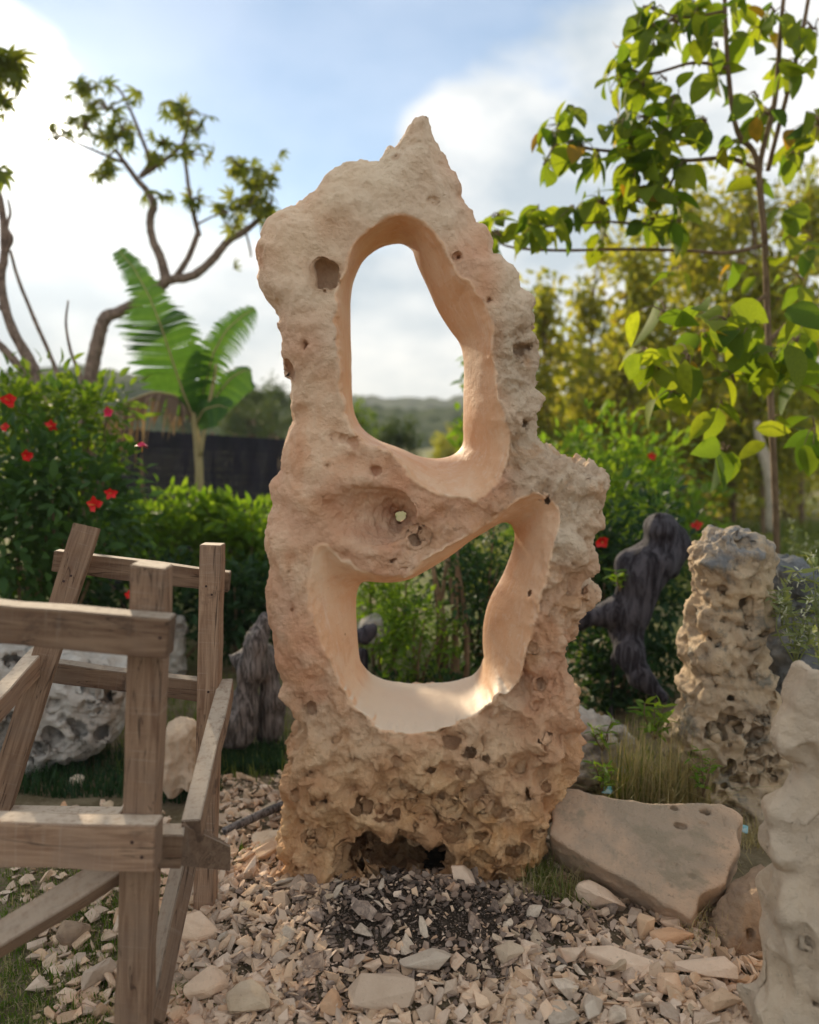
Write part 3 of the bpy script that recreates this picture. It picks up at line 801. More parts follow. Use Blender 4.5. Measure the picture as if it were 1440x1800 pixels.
# ------------------------------------------------------------------ other rocks from outlines
def rock_from_outline(name, P, Yd, half, R, mat, label, cat, h=0.010, amp=0.02, freq=9, pitf=14, pitamp=0.05, holes=(), nrand=0, prange=(3, 9), smooth_it=1, seed=1, fold=0.0, group=None, hlow=0.02, hs=1.0):
    q = chaikin(np.array([W(a, b, Yd)[[0, 2]] for a, b in P]), smooth_it)
    lo = q.min(0) - 0.09; hi_ = q.max(0) + 0.09
    org = np.array((lo[0], Yd - half - 0.12, lo[1])); hi = np.array((hi_[0], Yd + half + 0.12, hi_[1]))
    n = np.ceil((hi - org) / h).astype(int)
    x, y, z = [org[j] + np.arange(n[j]) * h for j in range(3)]
    XX, ZZ = np.meshgrid(x, z, indexing='ij')
    d = poly_sdf(q, XX, ZZ)
    low = (fbm(np.stack([XX.ravel() * 4 + seed, ZZ.ravel() * 4, np.full(XX.size, 2.0)], 1), 3) * hlow).reshape(XX.shape)
    q1 = (d + R)[:, None, :]; q2 = np.abs(y[None, :, None] - Yd) - (half + low)[:, None, :] + R
    D = (np.minimum(np.maximum(q1, q2), 0) + np.sqrt(np.maximum(q1, 0) ** 2 + np.maximum(q2, 0) ** 2) - R).astype(np.float32)
    cav = []
    def carve(px, py, rx, rz, dep):
        p = W(px, py, Yd - half); i = int((p[0] - org[0]) / h); k = int((p[2] - org[2]) / h)
        if not (0 <= i < n[0] and 0 <= k < n[2]): return
        w_ = np.argwhere(D[i, :, k] < 0)
        if not len(w_): return
        Ys = org[1] + w_[0, 0] * h; c_ = np.array((W(px, py, Ys)[0], Ys, W(px, py, Ys)[2])); s3 = np.array((rx * Ys / FPX, dep, rz * Ys / FPX))
        l_ = np.maximum(((c_ - s3 * 1.3 - org) / h).astype(int), 0); u_ = np.minimum(((c_ + s3 * 1.3 - org) / h).astype(int) + 2, n)
        if (u_ <= l_).any(): return
        gx, gy, gz_ = np.meshgrid(*[org[j] + np.arange(l_[j], u_[j]) * h for j in range(3)], indexing='ij')
        nz3 = fbm(np.stack([gx.ravel(), gy.ravel(), gz_.ravel()], 1) * (0.9 / max(s3.max(), .012)) + px, 2).reshape(gx.shape)
        e = (np.sqrt(((gx - c_[0]) / s3[0]) ** 2 + ((gy - c_[1]) / s3[1]) ** 2 + ((gz_ - c_[2]) / s3[2]) ** 2) - 1 + nz3 * 0.5) * min(s3)
        sub = D[l_[0]:u_[0], l_[1]:u_[1], l_[2]:u_[2]]; np.maximum(sub, -e, out=sub)
    for a in holes: carve(a[0], a[1], a[2] * hs, a[3] * hs, a[4] * hs)
    r2 = random.Random(seed); PP = np.array(P)
    for _ in range(nrand):
        rr_ = r2.uniform(*prange); carve(r2.uniform(PP[:, 0].min(), PP[:, 0].max()), r2.uniform(PP[:, 1].min(), PP[:, 1].max()), rr_ * r2.uniform(.8, 1.4), rr_ * r2.uniform(.8, 1.4), rr_ * 0.004 + 0.01)
    V, F = surface_nets(D, org, h); vn = vnormals(V, F)
    wv = V + seed * 3.1; wv = wv + 0.03 * np.stack([perlin(V * 7), perlin(V * 7 + 50), perlin(V * 7 + 90)], 1)
    disp = (ridged(wv * freq, 4) - 1.0) * amp + fbm(V * 4 + seed, 2) * amp * 0.8 - np.clip(0.42 - worley(wv * pitf), 0, 1) * pitamp - np.clip(0.4 - worley(wv * pitf * 2.3), 0, 1) * pitamp * 0.35
    if fold: disp = disp + (ridged(wv * np.array((7, 7, 1.8)), 2, 0.35) - 0.9) * fold
    V = V + vn * disp[:, None]
    o = mobj(name, V, F, mat, origin=(float(q[:, 0].mean()), Yd, 0))
    return tag(o, label, cat, group)


PIL = [(1273,926),(1290,938),(1308,932),(1325,950),(1342,952),(1350,985),(1344,1010),(1357,1058),(1340,1100),(1332,1128),(1338,1155),(1356,1197),(1366,1249),(1374,1312),(1380,1360),(1352,1403),(1345,1445),(1329,1450),(1307,1460),(1251,1465),(1205,1440),(1182,1361),(1180,1305),(1190,1272),(1204,1244),(1209,1222),(1197,1206),(1215,1183),(1205,1167),(1205,1139),(1212,1119),(1223,1111),(1218,1069),(1219,1061),(1234,1056),(1221,1008),(1218,982),(1225,958),(1249,951),(1259,933)]
rock_from_outline('coral_rock', PIL, 2.98, 0.15, 0.09, M['pillar'], 'tall tan coral rock pillar full of pits behind the tilted slab', 'rock', h=0.0085, amp=0.022, freq=9, pitf=15, pitamp=0.07,
                  holes=[(1307,1070,9,12,.07),(1304,1103,7,5,.05),(1258,1133,6,6,.04),(1272,1133,3,4,.03),(1325,1295,13,12,.06),(1256,1290,10,14,.05),(1285,1275,16,20,.04),(1333,1343,9,5,.05),(1284,1350,6,9,.06),(1328,1374,6,6,.05),(1298,1376,11,8,.06),(1255,1388,4,6,.05),(1274,1383,5,4,.05),(1245,1290,5,5,.04)],
                  nrand=110, prange=(2, 10), seed=2, hs=1.5)
rock_from_outline('coral_rock', [(1340,985),(1388,975),(1420,1000),(1470,1010),(1560,1080),(1560,1470),(1380,1470),(1350,1330),(1362,1200),(1345,1120),(1350,1040)], 3.35, 0.16, 0.1, M['pillar_grey'],
                  'dark grey weathered rock behind the pillar, half hidden by weeds', 'rock', h=0.012, amp=0.03, freq=7, nrand=30, seed=5)
SM = [(1407,1164),(1423,1172),(1438,1195),(1470,1200),(1560,1190),(1590,1400),(1580,1830),(1330,1830),(1303,1770),(1299,1743),(1310,1729),(1327,1663),(1348,1635),(1358,1615),(1348,1580),(1362,1538),(1374,1521),(1362,1514),(1341,1500),(1345,1483),(1362,1455),(1354,1433),(1354,1422),(1376,1400),(1387,1380),(1404,1358),(1395,1339),(1384,1325),(1362,1319),(1352,1294),(1362,1278),(1390,1247),(1387,1225),(1398,1194)]
rock_from_outline('pale_stone', SM, 1.80, 0.10, 0.075, M['pale'], 'smooth pale grey twisted stone cut off by the right edge of the picture', 'sculpture', h=0.0065, amp=0.003, freq=6, pitf=9, pitamp=0.0,
                  holes=[(1400,1205,5,6,.02),(1402,1290,4,20,.02),(1342,1712,16,24,.05),(1404,1345,5,9,.03),(1420,1660,3,3,.02),(1372,1455,8,22,.025),(1438,1765,9,12,.04)], seed=4, fold=0.032, hlow=0.05)
PR = [(-120,1110),(0,1122),(40,1118),(75,1135),(110,1142),(160,1150),(225,1160),(238,1200),(226,1240),(215,1290),(170,1312),(110,1330),(40,1365),(-120,1400)]
rock_from_outline('pitted_rock', PR, 3.45, 0.22, 0.11, M['pitted'], 'long whitish rock riddled with dark round holes behind the timber frame', 'rock', h=0.010, amp=0.022, freq=8, pitf=11, pitamp=0.09,
                  holes=[(92,1297,15,15,.12),(94,1235,11,9,.1),(187,1232,9,13,.12),(160,1217,4,4,.04),(178,1290,12,15,.12),(150,1240,14,10,.06),(105,1265,10,8,.06),(65,1320,12,18,.1),(8,1290,14,20,.1),(20,1260,8,8,.06),(140,1280,14,14,.06),(20,1165,16,10,.08),(60,1135,8,4,.05),(210,1262,6,7,.06),(30,1131,5,4,.04),(125,1270,9,9,.06),(200,1180,6,5,.04),(75,1180,12,8,.05)], nrand=60, prange=(2, 8), seed=6)
rock_from_outline('cream_boulder', [(290,1282),(318,1268),(340,1280),(352,1310),(352,1350),(350,1379),(310,1388),(286,1365),(284,1320)], 3.12, 0.09, 0.035, M['cream'], 'rounded cream boulder on the ground behind the middle post of the frame', 'boulder', h=0.008, amp=0.020, freq=6, pitf=9, pitamp=0.03, seed=8, smooth_it=0)
rock_from_outline('grey_rock', [(1000,1262),(1030,1250),(1060,1258),(1090,1272),(1112,1300),(1100,1330),(1110,1365),(1000,1375),(975,1340),(985,1290)], 3.25, 0.12, 0.08, M['pitted'], 'rough grey rock just right of the sculpture, behind the slab', 'rock', h=0.010, amp=0.03, freq=9, nrand=14, seed=9)
rock_from_outline('brown_rock', [(1262,1600),(1290,1560),(1330,1540),(1380,1540),(1410,1600),(1400,1720),(1310,1715),(1262,1690),(1248,1650)], 2.22, 0.10, 0.07, M['brownrock'], 'rusty brown rough rock between the slab and the pale twisted stone', 'rock', h=0.008, amp=0.014, freq=10, pitamp=0.03, nrand=10, seed=10)
rock_from_outline('grey_rock', [(628,1105),(645,1085),(665,1078),(680,1100),(684,1120),(660,1130),(630,1125)], 4.25, 0.10, 0.07, M['pitted'], 'pale grey stone in the bushes seen through the lower opening', 'rock', h=0.012, amp=0.02, seed=11, nrand=4)
rock_from_outline('grey_rock', [(296,1090),(320,1080),(332,1110),(322,1150),(330,1190),(312,1235),(290,1230),(292,1160)], 4.7, 0.06, 0.05, M['pitted'], 'narrow upright whitish rock between the middle post and the far right post', 'rock', h=0.010, amp=0.012, seed=12, nrand=5)
rock_from_outline('pale_stone', [(1428,1188),(1450,1176),(1480,1190),(1480,1215),(1445,1218),(1430,1205)], 2.15, 0.04, 0.035, M['cream'], 'small rounded pinkish stone beside the tip of the pale twisted stone', 'stone', h=0.006, amp=0.003, pitamp=0.004, seed=13)

# tilted slab: outline lies on an inclined plane
SLAB = [(987,1384),(1018,1387),(1032,1392),(1094,1405),(1143,1410),(1200,1411),(1265,1413),(1296,1424),(1310,1437),(1296,1455),(1299,1490),(1282,1524),(1278,1552),(1250,1566),(1230,1576),(1225,1597),(1216,1618),(1122,1559),(1056,1524),(1001,1493),(966,1465),(969,1430),(975,1406)]


def build_slab():
    p0 = G(1216, 1618, 0.10)
    nrm = np.array((-0.20, -0.52, 0.83)); nrm /= np.linalg.norm(nrm)
    e1 = np.cross((0, 0, 1), nrm); e1 /= np.linalg.norm(e1); e2 = np.cross(nrm, e1)
    q = []
    for a, b in SLAB:
        d = np.array(pxdir(a, b)); c0 = np.array((0, 0, CAMZ)); t = ((p0 - c0) @ nrm) / (d @ nrm)
        p = c0 + d * t - p0; q.append((p @ e1, p @ e2))
    q = np.array(q)
    th = 0.17; h = 0.006
    lo = q.min(0) - 0.05; hi = q.max(0) + 0.05
    x = np.arange(lo[0], hi[0], h); y = np.arange(-th - 0.05, 0.05, h); z = np.arange(lo[1], hi[1], h)
    XX, ZZ = np.meshgrid(x, z, indexing='ij'); R = 0.006
    wob = fbm(np.stack([XX.ravel() * 14, ZZ.ravel() * 14, 0 * XX.ravel()], 1), 3).reshape(XX.shape)
    d = poly_sdf(q, XX, ZZ) + wob * 0.004 + 0.001 + 0.0025 * np.clip(ridged(np.stack([XX.ravel() * 11, ZZ.ravel() * 11, 3 + 0 * XX.ravel()], 1), 3).reshape(XX.shape) - 1, -1, .6)
    q1 = (d + R)[:, None, :]; q2 = (np.abs(y + th / 2) - th / 2 + R)[None, :, None]
    D = (np.minimum(np.maximum(q1, q2), 0) + np.sqrt(np.maximum(q1, 0) ** 2 + np.maximum(q2, 0) ** 2) - R)
    def toplane(a, b):
        dd = np.array(pxdir(a, b)); c0 = np.array((0, 0, CAMZ)); t = ((p0 - c0) @ nrm) / (dd @ nrm); p = c0 + dd * t - p0
        return p @ e1, p @ e2
    for a, b, rx, rz, dep in [(1195,1451,13,4,.03),(1240,1427,12,4,.03),(1183,1420,8,3,.02),(1237,1449,10,3,.01),(1272,1443,4,6,.012),(1158,1518,9,5,.006),(1216,1539,8,4,.01),(1234,1508,6,6,.01),(1190,1520,3,3,.01),(1178,1556,3,3,.01)]:
        u, v_ = toplane(a, b); s3 = np.array((rx * 2.3 / FPX, dep, rz * 3.2 / FPX))
        nzz = 0.5 * fbm(np.stack(np.broadcast_arrays(x[:, None, None] * 60, y[None, :, None] * 60, z[None, None, :] * 60), -1).reshape(-1, 3), 2).reshape(D.shape) if dep > 0 else 0
        e = (nzz + np.sqrt(((x[:, None, None] - u) / s3[0]) ** 2 + (y[None, :, None] / s3[1]) ** 2 + ((z[None, None, :] - v_) / s3[2]) ** 2) - 1) * min(s3)
        D = np.maximum(D, -e)
    V, F = surface_nets(D, (x[0], y[0], z[0]), h); vn = vnormals(V, F)
    edge = 1 - sm(-V[:, 1], 0.0, 0.01)
    V = V + vn * (fbm(V * 6, 3) * 0.006 - np.clip(0.3 - worley(V * 22 + 2), 0, 1) * 0.012 * sm(fbm(V * 3 + 5, 2), 0, .4) + (1 - edge) * (ridged(V * 12, 3) - 1) * 0.003 + fbm(V * 40, 2) * 0.001)[:, None]
    # local: x = e1, y = along normal, z = e2 ; basis (e1, nrm, e2) is left handed -> flip faces
    Vw = p0 + V[:, :1] * e1 + V[:, 1:2] * nrm + V[:, 2:] * e2
    o = mobj('stone_slab', Vw, F[:, ::-1] if np.dot(np.cross(e1, nrm), e2) < 0 else F, M['slab'], origin=p0)
    tag(o, 'big flat dusty beige stone slab tilted against rocks right of the sculpture', 'slab')


build_slab()


# ------------------------------------------------------------------ driftwood stumps (fused tapering limbs)
def drift(name, limbs, mat, label, Yd, h=0.014, amp=0.016):
    A = []
    for seg in limbs:
        P = [np.append(W(px, py, Yd + dy), r * (Yd + dy) / FPX) for px, py, r, dy in seg]
        for a, b in zip(P[:-1], P[1:]): A.append((a, b))
    allp = np.array([p for s_ in A for p in s_]); lo = (allp[:, :3] - allp[:, 3:]).min(0) - 0.06; hi = (allp[:, :3] + allp[:, 3:]).max(0) + 0.06
    x, y, z = [np.arange(lo[j], hi[j], h) for j in range(3)]
    X3, Y3, Z3 = np.meshgrid(x, y, z, indexing='ij'); D = np.full(X3.shape, 9.0)
    for a, b in A:
        e = b[:3] - a[:3]; t = np.clip(((X3 - a[0]) * e[0] + (Y3 - a[1]) * e[1] + (Z3 - a[2]) * e[2]) / (e @ e + 1e-9), 0, 1)
        d = np.sqrt((X3 - a[0] - e[0] * t) ** 2 + (Y3 - a[1] - e[1] * t) ** 2 + (Z3 - a[2] - e[2] * t) ** 2) - (a[3] + (b[3] - a[3]) * t)
        k = 0.05; hh = np.clip(0.5 + 0.5 * (D - d) / k, 0, 1); D = D * (1 - hh) + d * hh - k * hh * (1 - hh)
    V, F = surface_nets(D, lo, h); vn = vnormals(V, F)
    V = V + vn * ((ridged((V + 0.05 * np.stack([perlin(V * 5), perlin(V * 5 + 9), 0 * V[:, 0]], 1)) * np.array((13, 13, 2.6)), 2, .4) - 1) * amp * 0.8 + fbm(V * 4, 2) * 0.028)[:, None]
    return tag(mobj(name, V, F, mat, origin=(float(V[:, 0].mean()), float(V[:, 1].mean()), 0)), label, 'driftwood')


drift('driftwood_stump', [[(1165,930,34,0),(1185,950,26,.05),(1150,985,34,0),(1128,1020,36,0),(1112,1070,30,0),(1098,1110,20,0),(1106,1150,19,-.08),(1130,1190,17,-.15),(1165,1225,9,-.22)],
                          [(1128,1000,28,0),(1108,990,24,.05)], [(1190,965,20,.05),(1178,1000,18,.08)],
                          [(1110,1070,26,0),(1070,1078,18,0),(1020,1088,13,0),(990,1100,9,.05)], [(1095,1110,13,.05),(1080,1160,9,.12),(1072,1260,10,.15)]],
      M['drift_dark'], 'blackened twisted driftwood stump standing among dark leaves behind the slab', 3.95, amp=0.009)
drift('driftwood_root', [[(470,1090,16,0.05),(452,1130,22,0),(440,1180,22,0),(428,1230,20,0),(420,1290,26,0)], [(450,1140,12,0),(425,1160,9,.03),(400,1150,5,.03)], [(470,1150,20,.1),(480,1230,20,.1),(470,1290,22,.1)], [(430,1240,14,0),(405,1262,10,-.05),(388,1300,8,-.05)]],
      M['drift_grey'], 'grey fibrous driftwood root between the far post and the sculpture', 3.55, h=0.011, amp=0.014)
drift('driftwood_root', [[(655,1105,8,0),(640,1118,10,0),(605,1112,9,0),(560,1130,12,0)], [(632,1150,12,.1),(630,1230,16,.1)]], M['drift_dark'], 'short dark driftwood limb behind the lower left of the sculpture', 3.9)


# ------------------------------------------------------------------ timber frame
frame = empty('timber_frame', (-0.75, 1.9, 0))
tag(frame, 'rough sawn timber stand of posts and rails at the left, paler on upward faces', 'stand')


def timber(name, a, b, w, t, face=(0, -1, 0), ta=None, nails=(), label=None):
    """square timber from a to b; w = width across the face, t = thickness along face normal"""
    a = np.array(a); b = np.array(b); L_ = np.linalg.norm(b - a); ex = (b - a) / L_
    f = np.array(face, float); ey = f - ex * (f @ ex); ey /= np.linalg.norm(ey); ez = np.cross(ex, ey)
    bm = bmesh.new(); nseg = max(3, int(L_ / 0.10))
    rings = []
    rr = random.Random(hash(name) % 97 + int(L_ * 1000))
    for i in range(nseg + 1):
        x = -L_ / 2 + L_ * i / nseg
        jw = rr.uniform(-0.0018, 0.0018); jt = rr.uniform(-0.0015, 0.0015); sx_ = rr.uniform(-.0012, .0012)
        sk = (rr.uniform(-.003, .003) if i in (0, nseg) else 0)
        rings.append([bm.verts.new((x + sk * s1, s2 * (t / 2 + jt), s1 * (w / 2 + jw) + sx_)) for s1, s2 in ((-1, -1), (1, -1), (1, 1), (-1, 1))])
    for i in range(nseg):
        for k in range(4):
            bm.faces.new((rings[i][k], rings[i][(k + 1) % 4], rings[i + 1][(k + 1) % 4], rings[i + 1][k]))
    bm.faces.new(rings[0][::-1]); bm.faces.new(rings[-1])
    bmesh.ops.recalc_face_normals(bm, faces=bm.faces)
    ed = [e for e in bm.edges if e.calc_face_angle(0) > 0.8]
    bmesh.ops.bevel(bm, geom=ed, offset=0.0022, segments=2, affect='EDGES')
    me = bpy.data.meshes.new(name); bm.to_mesh(me); bm.free(); me.materials.append(M['timber'])
    for p in me.polygons: p.use_smooth = False
    o = bpy.data.objects.new(name, me); link(o, frame)
    mt = Matrix(((ex[0], ey[0], ez[0], 0), (ex[1], ey[1], ez[1], 0), (ex[2], ey[2], ez[2], 0), (0, 0, 0, 1)))
    o.matrix_local = Matrix.Translation(Vector((a + b) / 2) - frame.location) @ mt
    if label: o['label'] = label
    for fx, fz in nails:
        V, F = tube([(fx * L_ / 2, t / 2 - 0.004, fz * w / 2), (fx * L_ / 2, t / 2 + 0.0016, fz * w / 2)], [0.0042, 0.0036], 8)
        nme = npmesh('nail_head', V, F, M['nail'], False); link(bpy.data.objects.new('nail_head', nme), o)
    return o


pA0 = W(268, 992, 1.62); pA1 = W(232, 1905, 1.62)
timber('post', pA1, pA0, 0.071, 0.055)
timber('rail', W(-330, 1062, 1.545), W(302, 1118, 1.56), 0.078, 0.05, nails=[(0.955, -0.05)])
timber('rail', W(-330, 1465, 1.545), W(279, 1483, 1.56), 0.092, 0.06, face=(0, -1, 0.12), nails=[(0.93, 0.35), (0.87, -0.3)])
pD1 = W(153, 924, 2.30); pD0 = W(-38, 1530, 2.08)
timber('post', pD0, pD1, 0.070, 0.058, face=(0.25, -1, 0.15), nails=[(0.70, 0.1), (0.66, -.3)])
timber('rail', W(97, 985, 2.36), W(404, 1022, 2.40), 0.062, 0.045, face=(0, -1, 0.05), nails=[(0.3, 0.2)])
timber('post', W(360, 1645, 2.30), W(374, 956, 2.335), 0.062, 0.06, nails=[(0.80, -.3), (0.76, .25), (0.28, 0.1)])
timber('rail', W(60, 1174, 2.38), W(352, 1212, 2.385), 0.062, 0.05, face=(0, -1, 0.05))
# side rails between the near and the far side
timber('side_rail', W(398, 1208, 2.36), W(336, 1462, 1.70), 0.045, 0.060, face=(0, 0, 1))
timber('side_rail', W(75, 1150, 2.28), W(-60, 1300, 1.72), 0.045, 0.06, face=(0, 0, 1))
timber('brace', W(330, 1490, 2.05), W(262, 1800, 1.70), 0.050, 0.050, face=(-0.5, -0.3, 1))
timber('brace', W(235, 1508, 1.66), W(-80, 1700, 1.50), 0.052, 0.055, face=(0.25, -0.75, 1))
timber('rail', W(-200, 1432, 2.12), W(214, 1438, 2.12), 0.045, 0.05)
# cut end of the lower cross rail with its slanting face, right of the near post
timber('rail', W(262, 1486, 1.645), W(322, 1487, 1.66), 0.076, 0.05)
wb = [W(319, 1449, 1.665), W(405, 1490, 1.80), W(405, 1531, 1.80), W(319, 1522, 1.665), W(330, 1440, 1.72), W(405, 1486, 1.85), W(405, 1526, 1.85), W(332, 1510, 1.72)]
child('wedge_block', wb, [(3, 2, 1, 0), (4, 5, 6, 7), (0, 1, 5, 4), (7, 6, 2, 3), (1, 2, 6, 5), (0, 4, 7, 3)], M['timber'], frame, smooth=False)


# ------------------------------------------------------------------ rubble
def hull_proto(seed, n=11, dims=(1, 0.7, 0.45), grow=0.0):
    r_ = random.Random(seed); bm = bmesh.new()
    for _ in range(n):
        v_ = Vector((r_.gauss(0, 1), r_.gauss(0, 1), r_.gauss(0, 1))); v_.normalize()
        m_ = max(abs(c) for c in v_); k = r_.uniform(0.55, 1.0)
        v_ = v_ * (1 - k) + v_ / m_ * k * 0.8
        bm.verts.new((v_.x * dims[0] / 2, v_.y * dims[1] / 2, v_.z * dims[2] / 2))
    res = bmesh.ops.convex_hull(bm, input=bm.verts)
    bmesh.ops.delete(bm, geom=[e for e in res['geom_interior'] if isinstance(e, bmesh.types.BMVert)], context='VERTS')
    bmesh.ops.triangulate(bm, faces=bm.faces)
    bm.verts.index_update()
    V = np.array([v_.co[:] for v_ in bm.verts]); F = np.array([[v_.index for v_ in f.verts] for f in bm.faces]); bm.free()
    return V, F


def chip_object(V, F, bev, mat, name):
    me = bpy.data.meshes.new(name); me.from_pydata(V.tolist(), [], F.tolist()); bm = bmesh.new(); bm.from_mesh(me)
    bmesh.ops.recalc_face_normals(bm, faces=bm.faces)
    bmesh.ops.dissolve_limit(bm, angle_limit=0.18, verts=bm.verts, edges=bm.edges)
    bmesh.ops.bevel(bm, geom=bm.edges[:], offset=bev, segments=1, affect='EDGES', clamp_overlap=True)
    bm.to_mesh(me); bm.free(); me.materials.append(mat)
    return me


shapes = [(1, .75, .40), (1, .45, .22), (1, .85, .32), (1, .62, .15), (1, .8, .6), (1, .34, .26)]
protos = [hull_proto(k, 9 + k % 4, shapes[k % 6]) for k in range(18)]


def soot_at(x, y):
    p = np.stack([np.atleast_1d(x) * 7, np.atleast_1d(y) * 7, 0 * np.atleast_1d(x)], 1)
    return np.hypot((x - 0.05) * 1.9, (y - 2.33) * 2.4) + fbm(p, 3) * 0.45


chipmesh = {}
for mk in ('chip', 'chip_grey', 'chip_soot', 'chip_dust'):
    chipmesh[mk] = [chip_object(V, F, 0.012, M[mk], 'stone_chip') for V, F in protos]

# chips that show largest: things of their own
AREAS = [
    # name, px box, weight, label
    ('left', (290, 560, 1560, 1790), 105, 'in the rubble left of the burnt patch', 'limestone chips left of the burnt patch'),
    ('soot', (560, 900, 1560, 1760), 52, 'inside the burnt patch', 'sooty chips in the burnt patch'),
    ('right', (880, 1300, 1600, 1795), 85, 'in the rubble right of the burnt patch', 'limestone chips right of the burnt patch'),
    ('back', (385, 505, 1380, 1550), 34, 'of the pile left of the sculpture', 'limestone flakes behind the sculpture'),
    ('grass', (90, 290, 1590, 1790), 16, 'in the grass by the frame', 'limestone lumps in the grass'),
]
placed = []
for nm, (x0, x1, y0, y1), cnt, lab, grp in AREAS:
    for k in range(cnt):
        for _ in range(14):
            px, py = random.uniform(x0, x1), random.uniform(y0, y1)
            p = G(px, py, 0.04)
            size = random.choice((0.044, 0.052, 0.060, 0.070, 0.082, 0.098)) * (0.8 if nm == 'soot' else 1.0)
            if all((p[0] - q[0]) ** 2 + (p[1] - q[1]) ** 2 > (0.34 * (size + q[2])) ** 2 for q in placed): break
        placed.append((p[0], p[1], size))
        s_ = soot_at(p[0], p[1])[0]
        mk = random.choice(('chip_dust', 'chip_dust', 'chip_grey', 'chip')) if s_ < 0.95 + random.uniform(-.15, .15) else ('chip_grey' if random.random() < 0.22 else 'chip')
        ci = random.randrange(18); o = bpy.data.objects.new('stone_chip', chipmesh[mk][ci]); link(o)
        sc_ = size * random.uniform(0.85, 1.2)
        o.scale = (sc_, sc_ * random.uniform(.8, 1.15), sc_ * random.uniform(.75, 1.25))
        o.rotation_euler = (random.gauss(0, 0.45), random.gauss(0, 0.45), random.uniform(0, 6.28))
        o.location = (p[0], p[1], gz(p[0], p[1]) + size * 0.16 + random.uniform(0, 0.012))
        shp = ('chunky', 'slim', 'broad', 'thin flat', 'cube-like', 'narrow stick-like')[ci % 6]
        big_ = 'large' if sc_ > .075 else ('small' if sc_ < .052 else 'middling')
        clr = dict(chip='tan', chip_grey='pale', chip_dust='ash-brown', chip_soot='blackened')[mk]
        row = 'in front' if py > y0 + .67 * (y1 - y0) else ('midway' if py > y0 + .33 * (y1 - y0) else 'far back')
        tag(o, '%s %s %s stone chip %s %s' % (big_, shp, clr, row, lab), 'stone chip', grp)

# the rest of the rubble: thousands of crumbs and small chips
def merge(protos_, P, Rm, S, pick, tint):
    Vs, Fs, Ts = [], [], []; off = 0
    for k, (pv, pf) in enumerate(protos_):
        idx = np.where(pick == k)[0]
        if not len(idx): continue
        v_ = np.einsum('nij,vj->nvi', Rm[idx], pv) * S[idx][:, None, None] + P[idx][:, None, :]
        Vs.append(v_.reshape(-1, 3)); nv = len(pv)
        Fs.append((pf[None] + (np.arange(len(idx)) * nv)[:, None, None]).reshape(-1, pf.shape[1]) + off); off += nv * len(idx)
        Ts.append(np.repeat(tint[idx], nv))
    return np.vstack(Vs), np.vstack(Fs), np.concatenate(Ts)


def randrot(n, tilt=0.6):
    a = rng.uniform(0, 2 * np.pi, n); bx = rng.normal(0, tilt, n); by = rng.normal(0, tilt, n)
    ca, sa = np.cos(a), np.sin(a); cx, sx_ = np.cos(bx), np.sin(bx); cy, sy = np.cos(by), np.sin(by); z_ = np.zeros(n); o_ = np.ones(n)
    Rz = np.stack([ca, -sa, z_, sa, ca, z_, z_, z_, o_], 1).reshape(n, 3, 3)
    Rx = np.stack([o_, z_, z_, z_, cx, -sx_, z_, sx_, cx], 1).reshape(n, 3, 3)
    Ry = np.stack([cy, z_, sy, z_, o_, z_, -sy, z_, cy], 1).reshape(n, 3, 3)
    return Rx @ Ry @ Rz


def rubble(n, boxes, smin, smax, name, label, fine=False):
    bs = np.array([b[4] for b in boxes], float); bs /= bs.sum()
    which = rng.choice(len(boxes), n, p=bs); P = np.zeros((n, 3)); 
    for i, b in enumerate(boxes):
        m_ = np.where(which == i)[0]; px = rng.uniform(b[0], b[1], len(m_)); py = rng.uniform(b[2], b[3], len(m_))
        u = (px - 720) / FPX; vv = (900 - py) / FPX; dy = math.cos(PITCH) + vv * math.sin(PITCH); dz = vv * math.cos(PITCH) - math.sin(PITCH); t = -CAMZ / dz
        P[m_, 0] = u * t; P[m_, 1] = dy * t
    S = smin * (smax / smin) ** (rng.random(n) ** 1.8)
    P[:, 2] = ground_h(P[:, 0], P[:, 1]) + S * 0.2 + rng.random(n) * 0.006
    sv = soot_at(P[:, 0], P[:, 1]) + rng.normal(0, .12, n); u_ = rng.random(n)
    cls = np.where(sv < 0.95, np.where(u_ < (0.8 if fine else np.clip(0.6 - sv, 0.03, 0.8)), 2, np.where(u_ > .66, 0, 1)), 0)
    if not fine: S = np.where(sv < 0.95, S * 0.62, S)
    if fine: cls = np.where((cls == 0) & (u_ > .5), 1, cls)
    if fine: P[:, 2] -= S * .1
    for flag, mk, nm2, lb in ((0, 'chip', name, label), (1, 'chip_dust', 'ash_dusted_rubble', 'brownish ash-dusted stone crumbs of the burnt patch'), (2, 'chip_soot', 'charred_crumbs', 'fine blackened crumbs and charcoal of the burnt patch')):
        idx = np.where(cls == flag)[0]
        if not len(idx): continue
        V, F, T = merge(protos, P[idx], randrot(len(idx), .5), S[idx], rng.integers(0, len(protos), len(idx)), rng.random(len(idx)))
        tag(mobj(nm2, V, F, M[mk], smooth=False, attrs=dict(tint=T)), lb, 'rubble', kind='stuff')


rubble(8500, [(280, 600, 1540, 1840, 3.4), (560, 940, 1540, 1720, 1.3), (600, 940, 1720, 1840, 1.3), (880, 1420, 1590, 1840, 3.4), (380, 520, 1370, 1560, 1.0), (60, 300, 1600, 1840, .7), (0, 300, 1430, 1600, .5), (900, 1000, 1480, 1620, .3)], 0.016, 0.075,
       'limestone_rubble', 'loose small limestone chips and crumbs covering the yard')

rubble(22000, [(280, 600, 1540, 1840, 3.0), (560, 960, 1530, 1780, 9.0), (880, 1420, 1590, 1840, 3.0), (380, 520, 1370, 1560, 1.0), (60, 300, 1600, 1840, .5)], 0.004, 0.012,
       'stone_grit', 'fine grit and dust between the limestone chips', fine=True)


